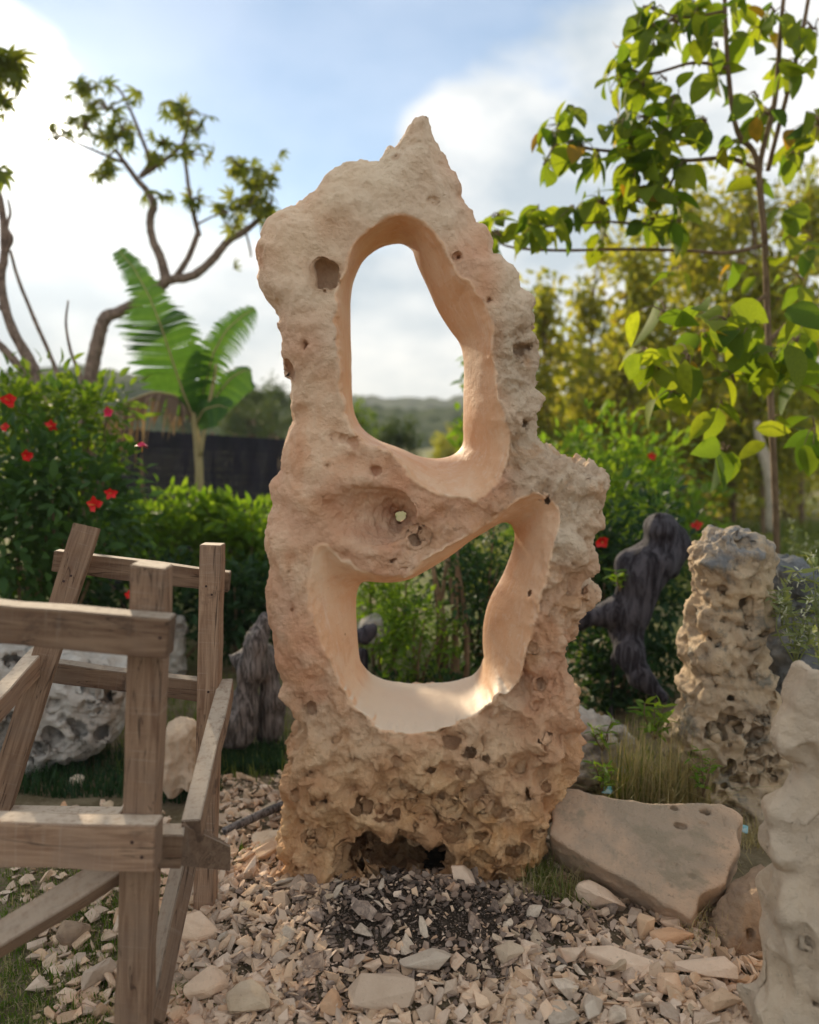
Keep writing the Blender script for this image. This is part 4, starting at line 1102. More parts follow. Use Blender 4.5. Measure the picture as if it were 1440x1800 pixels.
def big_stone(px, py, dims, rot, mk, label, name='broken_stone', seed=0, lift=0.25, n=16):
    V, F = hull_proto(seed + 100, n, dims)
    V, F = np.array(V), np.array(F)
    me = chip_object(V, F, min(dims) * 0.05, M[mk], name)
    p = G(px, py, 0.04)
    o = bpy.data.objects.new(name, me); link(o); o.rotation_euler = rot
    o.location = (p[0], p[1], gz(p[0], p[1]) + dims[2] * lift + 0.012)
    return tag(o, label, 'stone')


BS = [
    (748, 1726, (.175, .075, .06), (0.1, 0.05, 0.15), 'chip_grey', 'long flat grey-beige stone lying lowest in the burnt patch, near the bottom edge'),
    (896, 1700, (.10, .07, .055), (0.2, 0.1, 0.6), 'chip_grey', 'wedge-shaped grey stone on the right border of the burnt patch'),
    (617, 1541, (.17, .05, .035), (0.1, -0.30, 0.45), 'chip_grey', 'narrow pale stone flake leaning on the left foot of the sculpture'),
    (820, 1572, (.16, .10, .05), (0.5, 0.55, 0.2), 'chip', 'pinkish pointed shard leaning under the right foot of the sculpture'),
    (137, 1372, (.085, .06, .055), (0.2, 0.2, 0.3), 'chip_grey', 'white angular stone alone on the dark ground behind the frame'),
    (1130, 1640, (.06, .07, .12), (0.15, 0.1, 0.3), 'chip', 'small upright tan stone standing below the lower edge of the slab'),
    (1056, 1590, (.20, .10, .09), (0.1, 0.35, -0.3), 'chip', 'large tan stone wedged under the left lower edge of the slab'),
    (1180, 1742, (.085, .07, .10), (0.25, 0.1, 0.2), 'chip', 'blocky cream stone cube at the lower right in the rubble'),
    (1240, 1716, (.20, .08, .07), (0.1, 0.05, -0.15), 'chip', 'long reddish stone lying before the brown rock'),
    (1180, 1655, (.16, .07, .05), (0.1, 0.0, -0.1), 'chip', 'flat pinkish stone under the lowest corner of the slab'),
    (672, 1778, (.21, .10, .085), (0.1, 0.0, 0.05), 'chip', 'broad pink-tan stone at the bottom edge left of centre'),
    (436, 1776, (.13, .12, .09), (0.2, 0.3, 0.4), 'chip_grey', 'large triangular grey stone at the bottom edge near the frame'),
    (360, 1752, (.15, .10, .07), (0.15, 0.1, 0.7), 'chip', 'flat tan stone half in grass beside the foot of the near post'),
    (128, 1640, (.12, .10, .08), (0.1, 0.1, 0.3), 'brownrock', 'rounded brown stone in the grass below the left brace'),
    (178, 1712, (.13, .09, .08), (0.1, 0.3, 0.6), 'chip', 'squarish pale stone in the grass left of the near post'),
    (345, 1660, (.15, .11, .09), (0.4, 0.2, 0.4), 'chip', 'pinkish wedge stone at the foot of the far right post'),
    (940, 1530, (.12, .11, .10), (0.1, 0.2, 0.3), 'chip_grey', 'pale rounded stone between the sculpture and the slab corner'),
    (460, 1500, (.20, .07, .035), (0.1, -0.2, 0.55), 'chip', 'long flat orange-edged stone plate left of the sculpture'),
    (470, 1475, (.14, .10, .05), (0.25, -0.1, 0.2), 'chip_grey', 'pale flat flake topping the pile left of the sculpture base'),
    (1090, 1700, (.24, .09, .05), (0.05, 0.12, -0.35), 'chip', 'long tan slab fragment slanting through the rubble on the right'),
    (580, 1785, (.08, .07, .05), (0.3, 0.1, 0.9), 'chip', 'small cream stone at the bottom edge below the burnt patch'),
    (1040, 1778, (.12, .06, .06), (0.1, 0.5, 1.1), 'chip_grey', 'grey tapered stone at the bottom edge right of centre'),
    (191, 1420, (.055, .055, .045), (0, 0, 0), 'chip_grey', 'small round white stone behind the lower near rail'),
    (1270, 1770, (.12, .09, .07), (0.1, 0.2, 0.5), 'chip', 'cream stone touching the foot of the pale twisted stone'),
]
for i, (px, py, dm, ro, mk, lb) in enumerate(BS):
    big_stone(px, py, dm, ro, mk, lb, seed=i * 3)
# gray stick lying on the flakes
V, F = tube([G(392, 1462, .05), G(440, 1440, .07), G(512, 1408, .09)], [0.014, 0.017, 0.015], 8, res=4, jit=0.08)
tag(mobj('wooden_stick', V, F, M['drift_grey'], origin=tuple(G(440, 1440, .05))), 'grey dry stick lying on the stone flakes left of the sculpture', 'stick')
# scraps of blue plastic
for px, py, Yd, s_, lb in [(1307, 1457, 2.62, .020, 'crumpled turquoise plastic scrap by the right corner of the slab'), (1092, 1355, 2.98, .03, 'pale blue plastic scrap in the dry grass above the slab'), (1068, 1388, 2.80, .022, 'small blue plastic wrapper against the upper edge of the slab')]:
    V, F = hull_proto(int(px), 14, (s_ * 2, s_, s_ * 1.4)); V = V * (1 + 0.25 * rng.normal(size=(len(V), 1))) + W(px, py, Yd)
    tag(mobj('plastic_scrap', V, F, M['plastic'], smooth=False, origin=W(px, py, Yd)), lb, 'plastic scrap')


# ------------------------------------------------------------------ foliage
def leaf_proto(wd=0.42, curl=0.25, fold=0.25, tip=1.0, n=4):
    t = np.linspace(0, 1, n + 1); mid = np.stack([0 * t, t, -curl * t ** 2], 1)
    prof = np.sin(np.pi * np.clip(t, 0, 1) ** 0.85) ** 0.8 * wd / 2
    V = [mid[0]]; F = []
    rows = []
    for i in range(1, n):
        z_ = mid[i, 2] + fold * prof[i]
        rows.append((len(V), len(V) + 1, len(V) + 2)); V += [(-prof[i], t[i], z_), mid[i], (prof[i], t[i], z_)]
    V.append(mid[n]); e = len(V) - 1
    F += [(0, rows[0][1], rows[0][0]), (0, rows[0][2], rows[0][1])]
    for a, b in zip(rows[:-1], rows[1:]):
        F += [(a[0], a[1], b[0]), (a[1], b[1], b[0]), (a[1], a[2], b[1]), (a[2], b[2], b[1])]
    F += [(rows[-1][0], rows[-1][1], e), (rows[-1][1], rows[-1][2], e)]
    return np.array(V, float), np.array(F)


LP = [leaf_proto(.44, .25, .3), leaf_proto(.36, .45, .2), leaf_proto(.5, .1, .45)]
LN = [leaf_proto(.26, .3, .2, n=3), leaf_proto(.2, .1, .3, n=3)]
LT = [leaf_proto(.62, .35, .25, n=5), leaf_proto(.56, .6, .15, n=5), leaf_proto(.68, .2, .4, n=5), leaf_proto(.5, .15, .5, n=5)]


def frames(D):
    """rotation matrices whose Y axis = D, random roll, Z tends up"""
    n = len(D); Y_ = D / (np.linalg.norm(D, axis=1)[:, None] + 1e-9)
    up_ = np.array((0, 0, 1.0)) + rng.normal(0, .55, (n, 3)); X_ = np.cross(Y_, up_); X_ /= np.linalg.norm(X_, axis=1)[:, None] + 1e-9
    Z_ = np.cross(X_, Y_)
    return np.stack([X_, Y_, Z_], 2)


def leaf_objects(parent, name, pr, P, Rm, S, mat):
    mes = [npmesh(name, v_, f_, mat, True) for v_, f_ in pr]
    for i in range(len(P)):
        o = bpy.data.objects.new(name, mes[i % len(mes)]); link(o, parent)
        mt = Matrix([list(Rm[i][0]) + [0], list(Rm[i][1]) + [0], list(Rm[i][2]) + [0], [0, 0, 0, 1]])
        o.matrix_local = Matrix.Translation(Vector(P[i]) - parent.location) @ mt @ Matrix.Scale(float(S[i]), 4)


def shrub(name, label, cat, c, r, nclump, per, ls_, mat, pr=LP, stems=6, single=0, spread=0.16, stemmat='twig', group=None, base=None, nbx=0.0, kind2='foliage', stemr=0.012):
    """ellipsoidal shrub: clumps of leaves on stems; c, r centre and radii (world)"""
    c = np.array(c, float); r = np.array(r, float)
    base = np.array((c[0], c[1], 0.0)) if base is None else np.array(base)
    root = empty(name, tuple(base)); tag(root, label, cat, group)
    d = rng.normal(size=(nclump, 3)); d /= np.linalg.norm(d, axis=1)[:, None]
    cl_ = c + d * r * (rng.random((nclump, 1)) ** 0.45)
    n = nclump * per; k = np.repeat(np.arange(nclump), per)
    P = cl_[k] + rng.normal(size=(n, 3)) * r * spread
    P[:, 2] = np.maximum(P[:, 2], 0.03)
    D = (P - cl_[k]) / (r * spread) * 0.7 + (cl_[k] - c) / r * 0.5 + np.array((0, 0, 0.25 - nbx)) + rng.normal(0, .45, (n, 3))
    Rm = frames(D); S = ls_ * rng.uniform(.6, 1.25, n); T = rng.random(n)
    order = np.argsort(P[:, 1] - 0.15 * rng.random(n))
    a = order[:single]; b = order[single:]
    if single: leaf_objects(root, 'leaf', pr, P[a], Rm[a], S[a], mat)
    V, F, TT = merge(pr, P[b], Rm[b], S[b], rng.integers(0, len(pr), len(b)), T[b])
    o = child(kind2, V, F, mat, root, attrs=dict(tint=TT)); o['kind'] = 'stuff'
    ps = []
    for i in range(stems):
        e = cl_[i % nclump]; b0 = base + np.array((rng.normal(0, r[0] * .12), rng.normal(0, r[1] * .12), -0.02))
        mid = (b0 * .5 + e * .5) + np.array((rng.normal(0, r[0] * .1), 0, r[2] * .15))
        ps.append(tube([b0, mid, e], [stemr, stemr * .7, stemr * .3], 6, res=4))
    V, F = join(ps)
    for i, (V, F) in enumerate(ps): child('stem', V, F, M[stemmat], root)
    return root


def pc(px, py, Y): return tuple(W(px, py, Y))


# hibiscus hedge at left, sunlit shrubs behind the frame
sh = {}
sh['hib'] = shrub('hibiscus_bush', 'dense dark leafed hibiscus bush with red flowers at the left edge', 'bush', pc(50, 905, 4.2), (0.48, 0.50, 0.55), 75, 36, .085, M['leaf_dark'], stems=8, single=280, spread=.15)
shrub('hibiscus_bush', 'taller loose hibiscus with sunlit tips in front of the bare leaning trunks', 'bush', pc(60, 745, 4.9), (0.58, 0.40, 0.33), 60, 26, .08, M['leaf_mid'], stems=9, single=150, spread=.17)
shrub('hibiscus_bush', 'dark hibiscus growth behind the dead hanging banana leaf', 'bush', pc(175, 880, 5.8), (0.22, 0.25, 0.32), 26, 26, .095, M['leaf_dark'], stems=5, single=60)
shrub('leafy_shrub', 'bright sunlit green shrub behind the top rail of the frame', 'shrub', pc(285, 950, 5.7), (0.48, 0.35, 0.33), 60, 32, .085, M['leaf_bright'], pr=LP, stems=8, single=260, spread=.16)
shrub('leafy_shrub', 'bright green shrub touching the left side of the sculpture', 'shrub', pc(435, 960, 5.5), (0.30, 0.30, 0.34), 42, 30, .085, M['leaf_bright'], stems=7, single=180, spread=.16)
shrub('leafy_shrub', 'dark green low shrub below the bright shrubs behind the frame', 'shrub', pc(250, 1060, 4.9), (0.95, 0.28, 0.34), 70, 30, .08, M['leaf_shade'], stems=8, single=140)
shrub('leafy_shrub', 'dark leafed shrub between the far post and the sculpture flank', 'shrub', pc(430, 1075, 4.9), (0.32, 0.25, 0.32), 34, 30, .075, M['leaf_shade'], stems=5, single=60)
# seen through the lower opening
shrub('leafy_shrub', 'feathery green shrub seen at the left of the lower opening', 'shrub', pc(665, 1060, 4.5), (0.32, 0.3, 0.44), 56, 44, .055, M['leaf_bright'], pr=LN + LP[:1], stems=6)
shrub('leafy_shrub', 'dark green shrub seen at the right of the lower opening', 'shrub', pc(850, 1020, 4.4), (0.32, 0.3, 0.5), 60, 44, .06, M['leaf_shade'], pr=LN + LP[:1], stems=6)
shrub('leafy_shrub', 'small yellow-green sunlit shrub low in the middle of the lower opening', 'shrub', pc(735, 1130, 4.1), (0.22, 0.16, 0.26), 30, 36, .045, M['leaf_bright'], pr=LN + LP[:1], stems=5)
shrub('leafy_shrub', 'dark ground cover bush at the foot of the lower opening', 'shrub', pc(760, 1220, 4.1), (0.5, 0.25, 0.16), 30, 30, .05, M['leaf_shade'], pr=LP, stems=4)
# brown fibrous trunk between them
tr = empty('dead_stem_cluster', tuple(G(800, 1260))); tag(tr, 'bundle of brown upright dry stems seen through the lower opening', 'stems')
for k in range(6):
    x = 800 + random.uniform(-26, 22); V, F = tube([W(x, 1270, 4.15), W(x + random.uniform(-12, 12), 1120, 4.2), W(x + random.uniform(-22, 16), 960, 4.25)], [.022, .017, .008], 6, res=3, jit=.1); child('stem', V, F, M['twig'], tr)
# around the stump, right
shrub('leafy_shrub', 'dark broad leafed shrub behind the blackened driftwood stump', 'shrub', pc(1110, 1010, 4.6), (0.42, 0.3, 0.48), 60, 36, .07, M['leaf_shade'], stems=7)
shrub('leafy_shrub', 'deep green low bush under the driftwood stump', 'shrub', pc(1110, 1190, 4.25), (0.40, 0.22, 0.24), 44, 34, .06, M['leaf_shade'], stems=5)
shrub('leafy_shrub', 'mid green shrub with a red flower above the driftwood stump', 'shrub', pc(1060, 850, 6.2), (0.62, 0.5, 0.50), 50, 34, .09, M['leaf_bright'], stems=7)
shrub('leafy_shrub', 'dark shrub behind the right arm of the sculpture', 'shrub', pc(1010, 960, 5.2), (0.38, 0.35, 0.60), 50, 36, .075, M['leaf_mid'], stems=7)


def flower(px, py, Y, s, mat, lb, droop=False):
    p = W(px, py, Y); root = empty('hibiscus_flower', tuple(p)); tag(root, lb, 'flower')
    pv, pf = leaf_proto(random.uniform(.68, .85), random.uniform(-.4, .5) if not droop else .4, random.uniform(.1, .5), n=4)
    me = npmesh('petal', pv, pf, M[mat], True)
    base_dir = Vector((random.uniform(-.4, .4), -1, random.uniform(-.2, .5))) if not droop else Vector((0, -.15, -1))
    q = base_dir.to_track_quat('Z', 'Y')
    for k in range(5):
        o = bpy.data.objects.new('petal', me); link(o, root)
        o.rotation_mode = 'QUATERNION'
        o.rotation_quaternion = q @ Euler((0, 0, k * 2 * math.pi / 5)).to_quaternion() @ Euler((random.uniform(.1, .9) if not droop else 1.0, random.uniform(-.3, .3), 0)).to_quaternion(); o.scale = (s * random.uniform(.75, 1.1), s * random.uniform(.7, 1.05), s)
    V, F = tube([(0, 0, 0), tuple(base_dir.normalized() * s * 1.1)], [s * .05, s * .04], 6); V = V + p
    child('stamen', V, F, M['stamen'], root)


for a in [(17, 705, 3.9, .055, 'red', 'large red hibiscus flower at the far left, highest of them'), (168, 888, 3.55, .05, 'red', 'bright red flower at the edge of the dark bush above the leaning post'),
          (196, 867, 3.6, .038, 'red', 'small red flower just above and right of the bright red one'), (45, 800, 3.6, .036, 'red', 'red flower deep in the dark bush at the left'),
          (92, 748, 4.1, .035, 'red', 'narrow red flower in the upper bush'), (190, 725, 4.3, .035, 'pink', 'small pink flower left of the banana leaf'),
          (50, 805, 3.7, .030, 'red', 'small red bud beside the flower deep in the dark bush'), (10, 752, 3.9, .03, 'red', 'small red flower half out of the picture below the highest one'),
          (228, 1046, 3.65, .03, 'red', 'red flower low in the shade behind the frame'), (1058, 950, 4.2, .045, 'red', 'red flower right of the sculpture arm'),
          (1224, 925, 5.6, .05, 'red', 'red flower above the coral rock pillar'), (1146, 802, 5.6, .045, 'red', 'red flower highest in the right hand shrub')]:
    flower(*a)
flower(250, 776, 3.6, .045, 'pink', 'hanging pink-red flower before the black net', True)


# ------------------------------------------------------------------ trees
def tree_root(name, label, base, cat='tree', group=None):
    r_ = empty(name, tuple(base)); tag(r_, label, cat, group); return r_


def limb(root, pts, Y, rad, name, mat, dy=None, n=8):
    P = [W(px, py, Y + (dy[i] if dy else 0)) for i, (px, py) in enumerate(pts)]
    rad = np.array(rad) * Y / FPX * (0.82 if mat is M['bark'] else 1)
    V, F = tube(P, np.interp(np.linspace(0, 1, len(P)), np.linspace(0, 1, len(rad)), rad), n, res=6, jit=.09)
    return child(name, V, F, mat, root)


def palmate(nl=7):
    pv, pf = leaf_proto(.27, .55, .25, n=4); Vs = []
    for k in range(nl):
        a = (k - (nl - 1) / 2) * 0.66; R_ = Euler((0, 0, a)).to_matrix(); L_ = 1 - 0.28 * abs(k - (nl - 1) / 2) / (nl / 2)
        Vs.append(((pv * L_) @ np.array(R_).T, pf))
    return join(Vs)


PM = [palmate(7), palmate(6), palmate(5)]
YT = 7.3
t1 = tree_root('cassava_tree', 'leaning tree with smooth forked limbs and fingered leaves before the low sun', G(150, 900))
t1.location = tuple(W(150, 990, YT)); B_ = M['bark']
limb(t1, [(150, 990), (152, 760), (160, 660), (172, 600), (185, 560), (210, 548), (250, 527), (285, 500), (298, 486)], YT, [17, 15, 13, 11, 12], 'trunk', B_)
for pts, rd in [([(292, 494), (283, 455), (268, 420), (264, 385), (270, 360), (258, 335), (243, 318)], [11, 8, 8, 6]),
                ([(243, 318), (222, 290), (203, 262)], [6, 5, 3.5]), ([(246, 312), (262, 285), (248, 240), (232, 200), (215, 165), (195, 145)], [5, 4, 3, 2]),
                ([(250, 308), (285, 285), (322, 254)], [5, 4, 4]), ([(322, 254), (328, 300), (335, 350), (350, 415)], [3.5, 4, 5.5]), ([(215, 285), (160, 262), (105, 238), (85, 225)], [3.5, 2.5, 1.5]), ([(200, 265), (180, 290), (178, 310)], [2.5, 1.5]), ([(345, 395), (375, 380), (400, 370)], [2.5, 1.5]),
                ([(305, 492), (330, 455), (350, 405)], [7, 6, 5.5]), ([(298, 492), (340, 484), (375, 455), (400, 425), (432, 405), (458, 382), (480, 350)], [10, 9, 8, 6, 3]),
                ([(400, 425), (402, 400), (395, 390)], [4, 3]), ([(180, 566), (172, 560)], [7, 5]), ([(432, 405), (440, 440), (441, 452)], [2.5, 2]), ([(322, 254), (330, 215), (340, 190)], [3, 1.5])]:
    limb(t1, pts, YT, rd, 'branch', B_)


def palmate_leaves(root, spots, Y, size, mat, name='leaf'):
    P, S = [], []
    for cx, cy, rx, ry, n in spots:
        for _ in range(int(n * 1.15 + .5)):
            P.append(W(cx + random.gauss(0, .5) * rx, cy + random.gauss(0, .5) * ry, Y + random.uniform(-.35, .35))); S.append(size * random.uniform(.7, 1.2))
    tw = []; q_ = 0
    for cx, cy, rx, ry, n in spots:
        nn = int(n * 1.15 + .5); c0 = W(cx, cy + ry * .5, Y)
        for j in range(q_, q_ + nn, 2):
            if j < len(P): tw.append(tube([c0, (c0 + P[j]) / 2 + np.array((0, 0, .02)), P[j]], np.array([2.2, 1.5, .8]) * Y / FPX * .8, 5, res=2))
        q_ += nn
    V, F = join(tw); o = child('twigs', V, F, M['bark'], root); o['kind'] = 'stuff'
    P = np.array(P); D = rng.normal(0, .8, (len(P), 3)) + np.array((0, -.35, -.15))
    Rm = frames(D); mes = [npmesh(name, v_, f_, mat, True) for v_, f_ in PM]
    for i in range(len(P)):
        o = bpy.data.objects.new(name, mes[i % 3]); link(o, root)
        mt = Matrix([list(Rm[i][0]) + [0], list(Rm[i][1]) + [0], list(Rm[i][2]) + [0], [0, 0, 0, 1]])
        o.matrix_local = Matrix.Translation(Vector(P[i]) - root.location) @ mt @ Matrix.Scale(S[i], 4)


palmate_leaves(t1, [(160, 150, 32, 18, 13), (190, 185, 50, 18, 14), (150, 215, 26, 26, 12), (200, 240, 34, 20, 17), (100, 235, 30, 26, 10), (185, 300, 22, 20, 11), (215, 220, 22, 22, 9),
                    (325, 195, 28, 16, 11), (345, 225, 20, 16, 7), (335, 265, 34, 18, 10), (285, 245, 20, 10, 5), (270, 280, 24, 14, 7), (285, 345, 26, 10, 7), (350, 345, 26, 10, 7), (395, 370, 18, 12, 5),
                    (425, 295, 24, 18, 15), (455, 320, 28, 22, 19), (440, 355, 30, 20, 17), (470, 375, 24, 16, 12), (415, 395, 16, 12, 4), (412, 468, 8, 8, 1), (495, 268, 4, 4, 1), (240, 162, 6, 3, 1)], YT, .118, M['leaf_palm'])
t2 = tree_root('bare_limbed_tree', 'half bare tree at the very left edge with crossing grey limbs', (0, 0, 0)); t2.location = tuple(W(60, 980, 5.6))
limb(t2, [(90, 980), (78, 760), (68, 680), (55, 640), (20, 575), (2, 500), (8, 440), (2, 360), (-20, 290)], 5.6, [17, 15, 11, 9, 8, 5], 'trunk', B_)
for pts, rd in [([(60, 690), (30, 640), (-10, 598), (-60, 560)], [9, 8, 8]), ([(18, 440), (32, 490), (60, 560), (100, 655), (112, 720)], [3, 4, 5]), ([(10, 440), (20, 420), (12, 400), (18, 375), (14, 350)], [6, 5, 3, 2]),
                ([(40, 615), (15, 560), (-20, 520)], [4, 3]), ([(-20, 290), (-30, 180), (-10, 110)], [5, 4, 3]), ([(40, 650), (75, 690), (100, 760)], [6, 5])]:
    limb(t2, pts, 5.6, rd, 'branch', B_)
palmate_leaves(t2, [(8, 105, 26, 12, 12), (14, 130, 26, 14, 11), (8, 175, 18, 16, 8), (0, 300, 8, 10, 3), (-40, 160, 30, 60, 22), (22, 118, 20, 16, 8)], 5.4, .13, M['leaf_palm'])
t3 = tree_root('sapling', 'thin leafless sapling rising between the two leaning trees', (0, 0, 0), 'sapling'); t3.location = tuple(W(145, 980, 5.3))
limb(t3, [(150, 980), (148, 740), (143, 668), (125, 620), (116, 570), (120, 528)], 5.3, [6, 5, 3, 1.8], 'trunk', B_)

# right: broad leafed tree with thin trunks
YR = 4.7
t4 = tree_root('broadleaf_tree', 'broad leafed tree with thin stems and big yellow-green leaves at upper right', (0, 0, 0)); t4.location = tuple(W(1345, 1200, YR))
for pts, rd in [([(1368, 1200), (1365, 930), (1355, 700), (1345, 430), (1335, 300), (1362, 180), (1372, 60), (1385, -80)], [6, 5.5, 5, 4.5, 4, 3]),
                ([(1345, 430), (1330, 280), (1296, 230), (1280, 120), (1272, -60)], [5, 4.5, 4, 3]), ([(1350, 300), (1375, 200), (1410, 60), (1430, -60)], [4, 3.5, 3])]:
    limb(t4, pts, YR, rd, 'trunk', M['twig'])
for pts, rd in [([(1340, 300), (1280, 278), (1200, 282), (1120, 270), (1040, 262), (985, 250), (955, 290)], [4, 3.5, 2.5, 1.5]), ([(1345, 430), (1280, 444), (1200, 440), (1090, 438), (980, 440), (890, 432), (860, 402)], [4, 3, 2.5, 1.2]),
                ([(1280, 120), (1220, 110), (1140, 130), (1090, 110)], [3, 2.5, 1.5]), ([(1200, 282), (1170, 340), (1140, 390), (1060, 390), (940, 400)], [3, 2.5, 1.5]), ([(1272, 20), (1200, 30), (1130, 10)], [2.5, 1.5]),
                ([(1345, 520), (1290, 560), (1200, 620), (1140, 640)], [4, 3, 2]), ([(1350, 600), (1400, 560), (1440, 560)], [4, 3])]:
    limb(t4, pts, YR, rd, 'branch', M['twig'])
TL = [(1140,25,24,18,5),(1135,60,24,20,5),(1180,50,24,24,6),(1090,110,20,26,7),(1085,150,12,24,4),(1140,90,18,14,3),(1220,25,28,18,8),(1225,65,30,20,7),(1250,90,14,16,3),(1120,160,16,20,4),(1160,150,20,12,3),
      (1000,210,10,14,3),(985,240,24,16,8),(1010,265,26,14,8),(960,300,16,16,4),(1040,285,16,14,4),(1085,230,24,12,6),(1130,225,30,18,10),(1180,190,18,22,5),(1185,240,26,18,9),(1110,270,26,16,8),(1150,290,30,26,10),
      (1110,315,16,20,5),(1155,330,14,26,6),(1190,300,14,18,5),(1230,225,20,12,5),(1300,265,24,10,4),(1110,350,26,14,8),(1050,370,22,14,7),(1000,385,18,12,5),(935,385,20,16,6),(925,415,14,12,4),(980,420,12,12,3),(1140,400,18,20,5),(1190,365,18,22,5),(1185,400,14,18,3),
      (868,395,16,12,5),(870,425,14,14,4),(1055,425,10,14,2),(1255,140,20,12,4),(1330,60,22,18,5),(1340,210,24,18,7),(1390,130,26,24,8),(1420,60,24,24,7),(1430,230,18,26,7),(1320,180,14,12,3),(1390,290,22,18,6),(1350,30,22,14,4),(1290,20,18,14,4),
      (1150,660,18,30,4),(1130,635,20,14,3),(1200,640,24,22,5),(1270,575,28,16,5),(1310,590,20,20,3),(1340,640,24,20,6),(1230,600,40,30,2),(1160,560,30,24,2),(1420,760,26,40,4),(1340,760,30,40,2),(1300,480,40,24,3),(1180,480,40,24,2),(1400,500,30,30,3),(1390,610,26,20,5),(1280,680,16,26,3),(1260,720,12,18,2),(1265,800,18,16,3),(1400,680,24,24,5),(1180,700,20,18,3),(1420,560,22,20,4),(1330,330,20,14,3),(1380,380,24,16,4),(1420,440,20,20,4),(1230,550,16,12,2)]
P, S, D = [], [], []
for cx, cy, rx, ry, n in TL:
    for _ in range(int(n * 1.9)):
        big_ = cy > 500
        P.append(W(cx + random.gauss(0, .55) * rx, cy - 10 + random.gauss(0, .55) * ry, (YR if not big_ else 4.0) + random.uniform(-.3, .3))); S.append((.165 if not big_ else .20) * random.uniform(.7, 1.15))
        D.append((random.gauss(-.1, .6), random.gauss(-.2, .6), random.gauss(-.55, .45)))
P, S, D = np.array(P), np.array(S), np.array(D); Rm = frames(D)
tw = []; q_ = 0
for cx, cy, rx, ry, n in TL:
    nn = int(n * 1.9); c0 = W(cx + 12, cy - 8, YR if cy <= 500 else 4.0)
    for j in range(q_, q_ + nn): tw.append(tube([c0, (c0 + P[j]) / 2 + np.array((0, 0, .03)), P[j]], [.0042, .003, .0018], 5, res=2))
    q_ += nn
V, F = join(tw); o = child('twigs', V, F, M['twig'], t4); o['kind'] = 'stuff'
ord_ = np.argsort(-S)[:296]; rest = np.argsort(-S)[296:]
leaf_objects(t4, 'leaf', LT, P[ord_], Rm[ord_], S[ord_], M['leaf_teak'])
if len(rest):
    V, F, T = merge(LT, P[rest], Rm[rest], S[rest], rng.integers(0, 4, len(rest)), rng.random(len(rest)))
    o = child('leaves', V, F, M['leaf_teak'], t4, attrs=dict(tint=T)); o['kind'] = 'stuff'


# thicket of slender trees behind, each its own tree
def slender_tree(px, pyb, pyt, Y, wpx, nleaf, ls_, mat, label, lean=0, trunkw=7, cat='tree', name='slender_tree', crown_from=0.25, tm='twig', clumps=30):
    b = W(px, pyb, Y); b[2] = min(b[2], 0.0) if Y < 14 else b[2]
    root = tree_root(name, label, b, cat, 'slender trees of the thicket on the right' if name == 'slender_tree' else None)
    top = W(px + lean, pyt, Y); tr_ = [b + np.array((0, 0, -0.1)), b * .6 + top * .4 + np.array((rng.normal(0, .06), 0, 0)), top]
    V, F = tube(tr_, np.array([trunkw, trunkw * .7, trunkw * .25]) * Y / FPX, 7, res=5, jit=.06); child('trunk', V, F, M[tm], root)
    wid = wpx * Y / FPX; hgt = top[2] - b[2]
    cl_ = []
    brs = []
    for k in range(clumps):
        f = random.uniform(crown_from, 1.03); ww = wid * (0.35 + 0.65 * math.sin(math.pi * min(1, max(0, (f - crown_from) / (1 - crown_from) * .85 + .12))))
        a = random.uniform(0, 6.28); rr_ = ww * random.uniform(.2, 1)
        ax = tr_[0] + (top - tr_[0]) * f
        c_ = ax + np.array((math.cos(a) * rr_, math.sin(a) * rr_, random.uniform(-.05, .12) * hgt)); cl_.append(c_)
        if k < 12: brs.append(tube([ax - np.array((0, 0, hgt * .1)), (ax + c_) / 2, c_], np.array([2.4, 1.6, .8]) * Y / FPX, 5, res=2))
    for V, F in brs: child('branch', V, F, M[tm], root)
    cl_ = np.array(cl_); k = rng.integers(0, clumps, nleaf); P = cl_[k] + rng.normal(size=(nleaf, 3)) * np.array((wid * .17, wid * .17, hgt * .055))
    D = rng.normal(0, .6, (nleaf, 3)) + np.array((0, -.1, -.2)); V, F, T = merge(LP, P, frames(D), ls_ * rng.uniform(.6, 1.3, nleaf), rng.integers(0, 3, nleaf), rng.random(nleaf))
    o = child('crown', V, F, mat, root, attrs=dict(tint=T)); o['kind'] = 'stuff'
    return root


TH = [(965, 930, 560, 11, 75, 'with a thin crown nearest the right arm of the sculpture'), (1030, 930, 500, 12, 80, 'second from the sculpture, pale and airy'), (1095, 930, 480, 10.5, 85, 'rising behind the blackened stump'),
      (1160, 930, 430, 12.5, 90, 'olive crowned, behind the middle of the thicket'), (1225, 930, 400, 11, 85, 'tall, straight above the coral rock pillar'), (1290, 930, 420, 12, 90, 'with dense yellowish crown right of the pillar top'),
      (1345, 930, 380, 10, 85, 'tall, behind the pale forked trunk'), (1410, 930, 360, 11.5, 90, 'filling the right edge of the picture'), (1000, 930, 640, 15, 70, 'low and pale at the far back by the sculpture'), (1130, 920, 600, 16, 90, 'low and far behind the middle of the thicket'),
      (1260, 920, 560, 16, 100, 'far back, greyish, seen between nearer crowns'), (1390, 920, 540, 15, 100, 'far back at the right edge')]
for i, (px, pb, pt, Y, w_, lb) in enumerate(TH):
    slender_tree(px, pb, pt, Y, w_, 2400, .15 if Y < 13 else .18, M['leaf_thicket'], 'slender thicket tree ' + lb, lean=random.uniform(-18, 18), trunkw=5, clumps=34, crown_from=.18)
slender_tree(858, 930, 585, 9.5, 52, 260, .12, M['leaf_thicket'], 'sparse slender tree seen in the right of the upper opening', trunkw=3, clumps=16)
slender_tree(835, 930, 660, 7.5, 38, 260, .13, M['leaf_bright'], 'bright green leafy sapling at the right rim of the upper opening', trunkw=3, clumps=14, crown_from=.4, name='green_sapling', cat='sapling')
